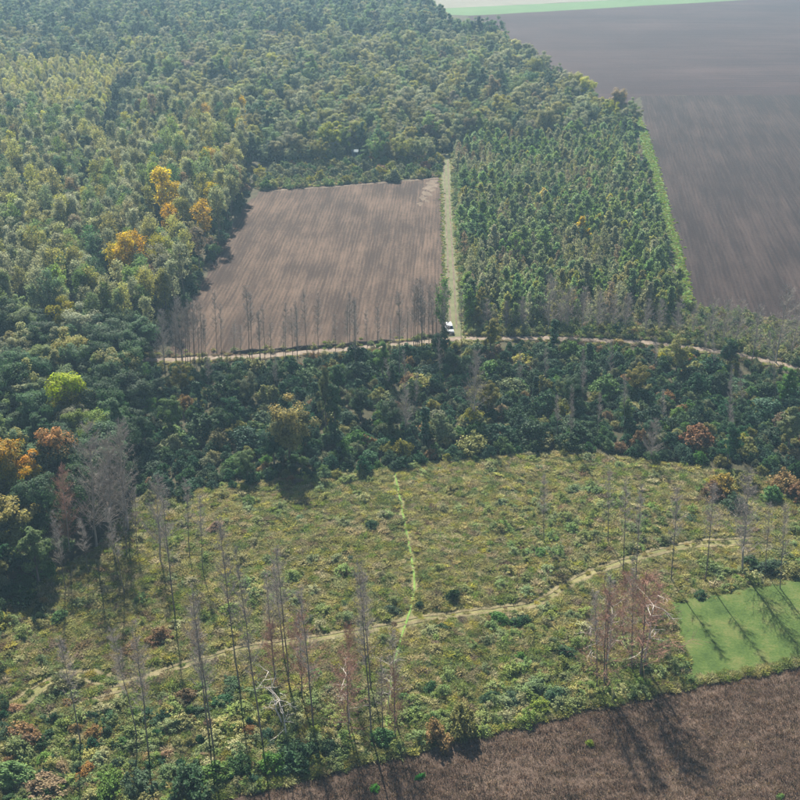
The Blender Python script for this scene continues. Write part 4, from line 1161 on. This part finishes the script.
# single shrubs of the meadow; brambles only where the label says so
MB_ = [  # x, y, scale, colour, label
    (462, 732, 1.25, OLIVE, 'big round olive shrub at the edge of the brown field'), (436, 742, .9, BROWN, 'brown shrub left of the big round olive shrub'), (372, 528, .75, DARKG, 'dark green shrub left of the green path, upper meadow'),
    (298, 762, 1.3, DARKG, 'large dark shrub in the lower hedge, below the dead trees'), (272, 768, 1.0, MIDG, 'green shrub left of the large dark hedge shrub'), (330, 752, .85, DARKG, 'dark shrub in the lower hedge, left of the vivid green patch'),
    (383, 742, .8, (0.05, 0.13, 0.035), 'vivid green bramble at the lower hedge'), (215, 778, 1.2, MIDG, 'broad green shrub at the lower hedge left end'), (190, 790, 1.25, DARKG, 'dark broad shrub at the bottom, left of the brown field corner'),
    (240, 770, 1.0, DARKG, 'dark shrub in the middle of the lower hedge'), (170, 776, .9, MIDG, 'green shrub left of the lower hedge'), (140, 790, 1.1, DARKG, 'dark shrub at the bottom edge, left'), (110, 792, 1.0, MIDG, 'green shrub at the bottom edge, left of the dark one'),
    (85, 775, .6, RUSTY, 'reddish shrub near the bottom left'), (73, 760, .5, MEADLIME, 'small yellow shrub beside the reddish shrub'), (30, 745, .7, RUSTY, 'dull red shrub near the left edge'), (20, 752, .95, MEADLIME, 'bright green shrub at the bottom left edge'),
    (12, 780, 1.2, MIDG, 'green shrub in the bottom left corner'), (45, 790, 1.1, BROWN, 'brown shrub at the bottom, near the left corner'), (65, 690, .9, OLIVE, 'dark olive shrub inside the track bend at left'), (68, 705, .5, RUSTY, 'small pinkish shrub inside the track bend'),
    (110, 720, .8, DARKG, 'dark green shrub below the track at left'), (95, 738, .7, BROWN, 'brown shrub below the dark green one'), (25, 738, .9, BROWN, 'dark brown shrub near the left edge'), (185, 700, .8, BROWN, 'brown bramble mound below the track'), (200, 715, .75, DARKG, 'dark bramble mound below the track'),
    (232, 690, .85, DARKG, 'deep green shrub below the track, left of the red stems'), (224, 705, .8, TEAL, 'blue-green shrub below the track'), (240, 712, .9, MEADLIME, 'yellow-green shrub among the poplar stems'), (225, 722, .55, MEADLIME, 'small lime shrub among the poplar stems'), (250, 735, .6, RUSTY, 'rust orange shrub among the poplar stems'),
    (316, 676, .6, (0.09, 0.17, 0.03), 'lime green shrub right of the reddish tree'), (142, 600, .65, MIDG, 'flat green shrub in the upper left meadow'), (40, 615, .9, DARKG, 'dark shrub at the left wood edge'), (60, 620, .7, MIDG, 'green shrub at the left wood edge'), (44, 603, .5, RUSTY, 'small orange shrub at the left wood edge'),
    (453, 600, .55, DARKG, 'dark upright shrub right of the green path'), (392, 612, .6, DARKG, 'dark shrub on the track left of the green path'), (420, 608, .5, DARKG, 'dark shrub on the track right of the green path'), (443, 630, .6, DARKG, 'dark shrub below the track right of the green path'), (500, 622, .7, MIDG, 'green shrub below the track, middle'), (520, 625, .65, DARKG, 'dark green shrub below the track, right of the green one'),
    (565, 655, .7, DARKG, 'dark shrub left of the rusty trees'), (535, 690, .9, MIDG, 'green shrub near the field edge, middle'), (512, 702, .8, DARKG, 'dark green shrub near the field edge, left of the green one'), (555, 700, .9, DARKG, 'dark shrub at the field edge left of the rusty trees'), (540, 710, .8, MEADLIME, 'yellow-green shrub at the field edge'),
    (490, 700, .6, DARKG, 'dark shrub above the field edge, right of the big olive shrub'), (430, 690, .55, DARKG, 'small dark shrub right of the green path end'), (405, 700, .5, MIDG, 'small green shrub at the green path end'), (770, 572, 1.1, DARKG, 'dark shrub at the top of the mown grass'), (792, 575, 1.0, OLIVE, 'olive shrub at the right edge above the mown grass'),
    (750, 566, .8, DARKG, 'dark shrub under the broad grey tree'), (700, 598, .6, DARKG, 'flat dark shrub at the left corner of the mown grass'), (730, 590, .55, OLIVE, 'flat olive shrub at the upper edge of the mown grass'), (540, 555, .6, MIDG, 'green shrub in the upper right meadow'), (500, 505, .6, DARKG, 'dark shrub under the thicket right of the path'), (350, 560, .45, DARKG, 'small dark shrub left of the path'),
    (452, 492, .7, OLIVE, 'olive shrub under the thicket right of the path'), (590, 745, .32, MEADLIME, 'lone lime green bush on the brown field'), (375, 790, .4, (0.05, 0.13, 0.035), 'small green bush on the brown field at the bottom'), (420, 778, .28, (0.05, 0.13, 0.035), 'tiny green bush on the brown field'), (780, 798, .3, MIDG, 'tiny green bush at the lower right corner of the field'),
    (330, 612, .5, OLIVE, 'olive bramble on the track left of the path'), (520, 660, .55, MIDG, 'green bramble in the lower middle meadow'), (480, 655, .5, OLIVE, 'olive bramble in the lower middle meadow'), (640, 520, .6, MIDG, 'green bramble between the right bare poplars'), (690, 520, .6, DARKG, 'dark bramble between the right bare poplars'),
    (250, 560, .5, OLIVE, 'olive bramble in the upper left meadow'), (300, 520, .5, MIDG, 'green bramble under the thicket, left of the path'), (215, 530, .7, BROWN, 'dry brown bramble at the upper left of the meadow'), (160, 640, .8, BROWN, 'greyish brown bramble mound left of the poplars'), (130, 650, .7, BROWN, 'greyish bramble mound above the track at left')]
for k, (bx, by, s, c, lab) in enumerate(MB_):
    X, Y = G(bx, by)
    s *= .9
    plant('bramble_bush' if s < 1.2 else 'shrub', 'bush', k, X, Y, (s * RNG.uniform(1.0, 1.7), s * RNG.uniform(.8, 1.1), s * (1.35 if 'upright' in lab or 'big round' in lab else RNG.uniform(.6, .95))), c, lab, 'shrub', 'meadow shrubs', parts=False)

# ------------------------------------------------------------------ the white van at the end of the grass lane
def bevel(me, wd, seg=2):
    import bmesh
    bm = bmesh.new(); bm.from_mesh(me)
    bmesh.ops.bevel(bm, geom=[e for e in bm.edges if e.calc_face_angle(0) > .5], offset=wd, segments=seg, affect='EDGES', profile=.6)
    bm.to_mesh(me); bm.free()
    return me
def hexa(m, b, t, mat=0):
    """solid between bottom quad b and top quad t"""
    v = list(b) + list(t)
    m.add(v, [(3, 2, 1, 0), (4, 5, 6, 7), (0, 1, 5, 4), (1, 2, 6, 5), (2, 3, 7, 6), (3, 0, 4, 7)], mat); return m
WHITE = plain('van_white_paint', (0.80, 0.80, 0.79), .28, .5)
SHADED_WHITE = plain('van_bonnet_shaded_white', (0.22, 0.235, 0.235), .4, .3)  # white bonnet facing away from the sun, its shade put into the colour
GLASS = plain('van_dark_glass', (0.02, 0.024, 0.028), .08, .6)
RUBBER = plain('tyre_rubber', (0.02, 0.02, 0.02), .85, .2)
BUMP = plain('bumper_grey_plastic', (0.07, 0.07, 0.07), .6, .3)
STEEL = plain('wheel_steel', (0.45, 0.45, 0.46), .35, .5, .8)
LAMP = plain('headlamp_lens', (0.62, 0.64, 0.66), .12, .6)
RED = plain('tail_lamp_red', (0.35, 0.02, 0.02), .25, .5)
vx, vy = G(449.5, 331.5)
van = link('van', None); van.location = (vx, vy, .06); van.rotation_euler = (0, 0, math.radians(8))
tag(van, 'white van parked where the grass lane meets the dirt road', 'van')
# van faces -Y; wheelbase along Y
m = MB()
hexa(m, [(-.92, -2.4, .38), (.92, -2.4, .38), (.95, 2.35, .38), (-.95, 2.35, .38)], [(-.90, -2.36, .98), (.90, -2.36, .98), (.94, 2.35, 1.05), (-.94, 2.35, 1.05)])
body = link('body', bevel(m.mesh('body', [WHITE]), .08), van)
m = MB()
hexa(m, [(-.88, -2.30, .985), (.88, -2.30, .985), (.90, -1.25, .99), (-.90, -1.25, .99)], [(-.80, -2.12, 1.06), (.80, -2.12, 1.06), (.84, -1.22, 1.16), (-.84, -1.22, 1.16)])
link('bonnet', bevel(m.mesh('bonnet', [SHADED_WHITE]), .04), body)
m = MB()
hexa(m, [(-.90, -1.22, 1.0), (.90, -1.22, 1.0), (.93, 2.33, 1.0), (-.93, 2.33, 1.0)], [(-.76, -.45, 1.92), (.76, -.45, 1.92), (.80, 2.2, 1.95), (-.80, 2.2, 1.95)])
cab = link('cabin', bevel(m.mesh('cabin', [WHITE]), .07), van)
m = MB(); m.box(-.72, .72, -.35, 2.1, 1.955, 1.985)
link('roof', bevel(m.mesh('roof', [WHITE]), .012), cab)
m = MB()
for sx in (-.62, .62): m.box(sx - .02, sx + .02, -.2, 1.9, 2.02, 2.05)
for yy in (0.1, 1.5): m.box(-.64, .64, yy - .02, yy + .02, 1.986, 2.02)
link('roof_rack', m.mesh('roof_rack', [STEEL]), cab)
def quad_plate(name, pts, mat, parent, nrm, th=.012):
    n = np.array(nrm, float); n /= np.linalg.norm(n); p = np.array(pts, float)
    m = MB(); hexa(m, p - n * th, p + n * th); return link(name, m.mesh(name, [mat]), parent)
wn_ = (0, -.92, .77)
quad_plate('windscreen', [(-.78, -1.12, 1.13), (.78, -1.12, 1.13), (.69, -.55, 1.81), (-.69, -.55, 1.81)], GLASS, cab, wn_, .018)
for sx in (-1, 1):
    for (ya, yb, yc, yd) in ((-.85, .15, .15, -.42), (.25, 1.15, 1.15, .25), (1.25, 2.15, 2.08, 1.25)):
        quad_plate('side_window', [(sx * .884, ya, 1.2), (sx * .89, yb, 1.2), (sx * .808, yc, 1.76), (sx * .80, yd, 1.76)], GLASS, cab, (sx, 0, .16), .02)
    m = MB(); m.box(min(sx * .93, sx * 1.12), max(sx * .93, sx * 1.12), -.98, -.86, 1.12, 1.32); link('wing_mirror', bevel(m.mesh('wing_mirror', [BUMP]), .02), van)
    m = MB(); m.box(min(sx * .55, sx * .86), max(sx * .55, sx * .86), -2.43, -2.36, .70, .90); link('headlight', bevel(m.mesh('headlight', [LAMP]), .02), van)
    m = MB(); m.box(min(sx * .80, sx * .92), max(sx * .80, sx * .92), 2.33, 2.385, .75, 1.25); link('tail_light', m.mesh('tail_light', [RED]), van)
    for wy in (-1.5, 1.45):
        m = MB(); a = np.arange(21) * 2 * math.pi / 20
        c0 = sx * .80
        m.tube([(c0 - .11, wy, .33), (c0 - .105, wy, .33), (c0 + .105, wy, .33), (c0 + .11, wy, .33)], [.2, .335, .335, .2], 18)
        wh = link('wheel', m.mesh('tyre', [RUBBER]), van)
        m = MB(); m.tube([(sx * .915, wy, .33), (sx * .92, wy, .33), (sx * .925, wy, .33)], [.2, .2, .02], 14); link('rim', m.mesh('rim', [STEEL]), wh)
m = MB(); m.box(-.93, .93, -2.50, -2.37, .40, .62); link('front_bumper', bevel(m.mesh('front_bumper', [BUMP]), .04), van)
m = MB(); m.box(-.50, .50, -2.42, -2.375, .72, .88); link('grille', m.mesh('grille', [BUMP]), van)
m = MB(); m.box(-.26, .26, -2.515, -2.495, .47, .58); link('number_plate', m.mesh('number_plate', [WHITE]), van)
m = MB(); quad = m.box(-.7, .7, 2.345, 2.375, 1.2, 1.7); link('rear_window', m.mesh('rear_window', [GLASS]), cab)

# ------------------------------------------------------------------ small blue-grey hut in the wood edge behind the field
HB = plain('hut_blue_boards', (0.10, 0.16, 0.22), .7, .3)
HR = plain('hut_pale_roof', (0.075, 0.10, 0.11), .8, .1)
hut = link('hut', None); hut.location = (HUT[0], HUT[1], 0)
tag(hut, 'small blue-grey hut with a pale roof at the wood edge behind the ploughed field', 'hut')
m = MB()
for (x0, x1, y0, y1) in ((-1.25, 1.25, -1.1, -1.02), (-1.25, 1.25, 1.02, 1.1), (-1.25, -1.17, -1.02, 1.02), (1.17, 1.25, -1.02, 1.02)): m.box(x0, x1, y0, y1, .1, 2.5)
wl = link('wall', m.mesh('hut_wall', [HB]), hut)
for k in range(9):
    m = MB(); m.box(-1.24 + k * .276, -1.0 + k * .276, -1.13, -1.1, .1, 2.46); link('plank', m.mesh('plank', [HB]), wl)
m = MB(); hexa(m, [(-1.55, -1.5, 2.5), (1.55, -1.5, 2.5), (1.55, 1.45, 2.95), (-1.55, 1.45, 2.95)], [(-1.55, -1.5, 2.58), (1.55, -1.5, 2.58), (1.55, 1.45, 3.03), (-1.55, 1.45, 3.03)])
link('roof', m.mesh('hut_roof', [HR]), hut)
m = MB(); m.box(-.9, -.1, -1.16, -1.131, .12, 2.05); link('door', m.mesh('hut_door', [plain('hut_door', (0.07, 0.10, 0.13), .7)]), hut)
m = MB(); m.box(.25, .95, -1.16, -1.131, 1.2, 1.85); link('window', m.mesh('hut_window', [GLASS]), hut)
m = MB()
m.box(-1.3, 1.3, -1.18, 1.18, -.05, .1); link('floor', m.mesh('hut_floor', [HB]), hut)

# ------------------------------------------------------------------ tell alike plants apart by their order in the picture
by = {}
for o in S.objects:
    if o.parent is None and 'label' in o: by.setdefault(o['label'], []).append(o)
for lab, os_ in by.items():
    if 1 < len(os_) <= 38 and len(lab.split()) <= 13:
        os_.sort(key=lambda o: float(PX(o.location.x, o.location.y)[0]))
        for k, o in enumerate(os_): o['label'] = lab + ', ' + ('leftmost such' if k == 0 else 'rightmost such' if k == len(os_) - 1 else ORD[k] + ' from left')

# ------------------------------------------------------------------ haze
hz = NT('haze_air')
pv = hz.n('VolumePrincipled')
pv.inputs['Color'].default_value = (*HAZE_COLOR, 1)
pv.inputs['Density'].default_value = HAZE_DENSITY
pv.inputs['Anisotropy'].default_value = 0.15
hz.l(pv.outputs[0], hz.out.inputs['Volume'])
m = MB(); m.box(-big - 10, big + 10, -1510, 8010, -1.5, CAMH + 4)
o = link('haze', m.mesh('haze', [hz.m]))
tag(o, 'pale blue air haze over the whole landscape', 'haze', kind='stuff')
print('objects', len(S.objects))
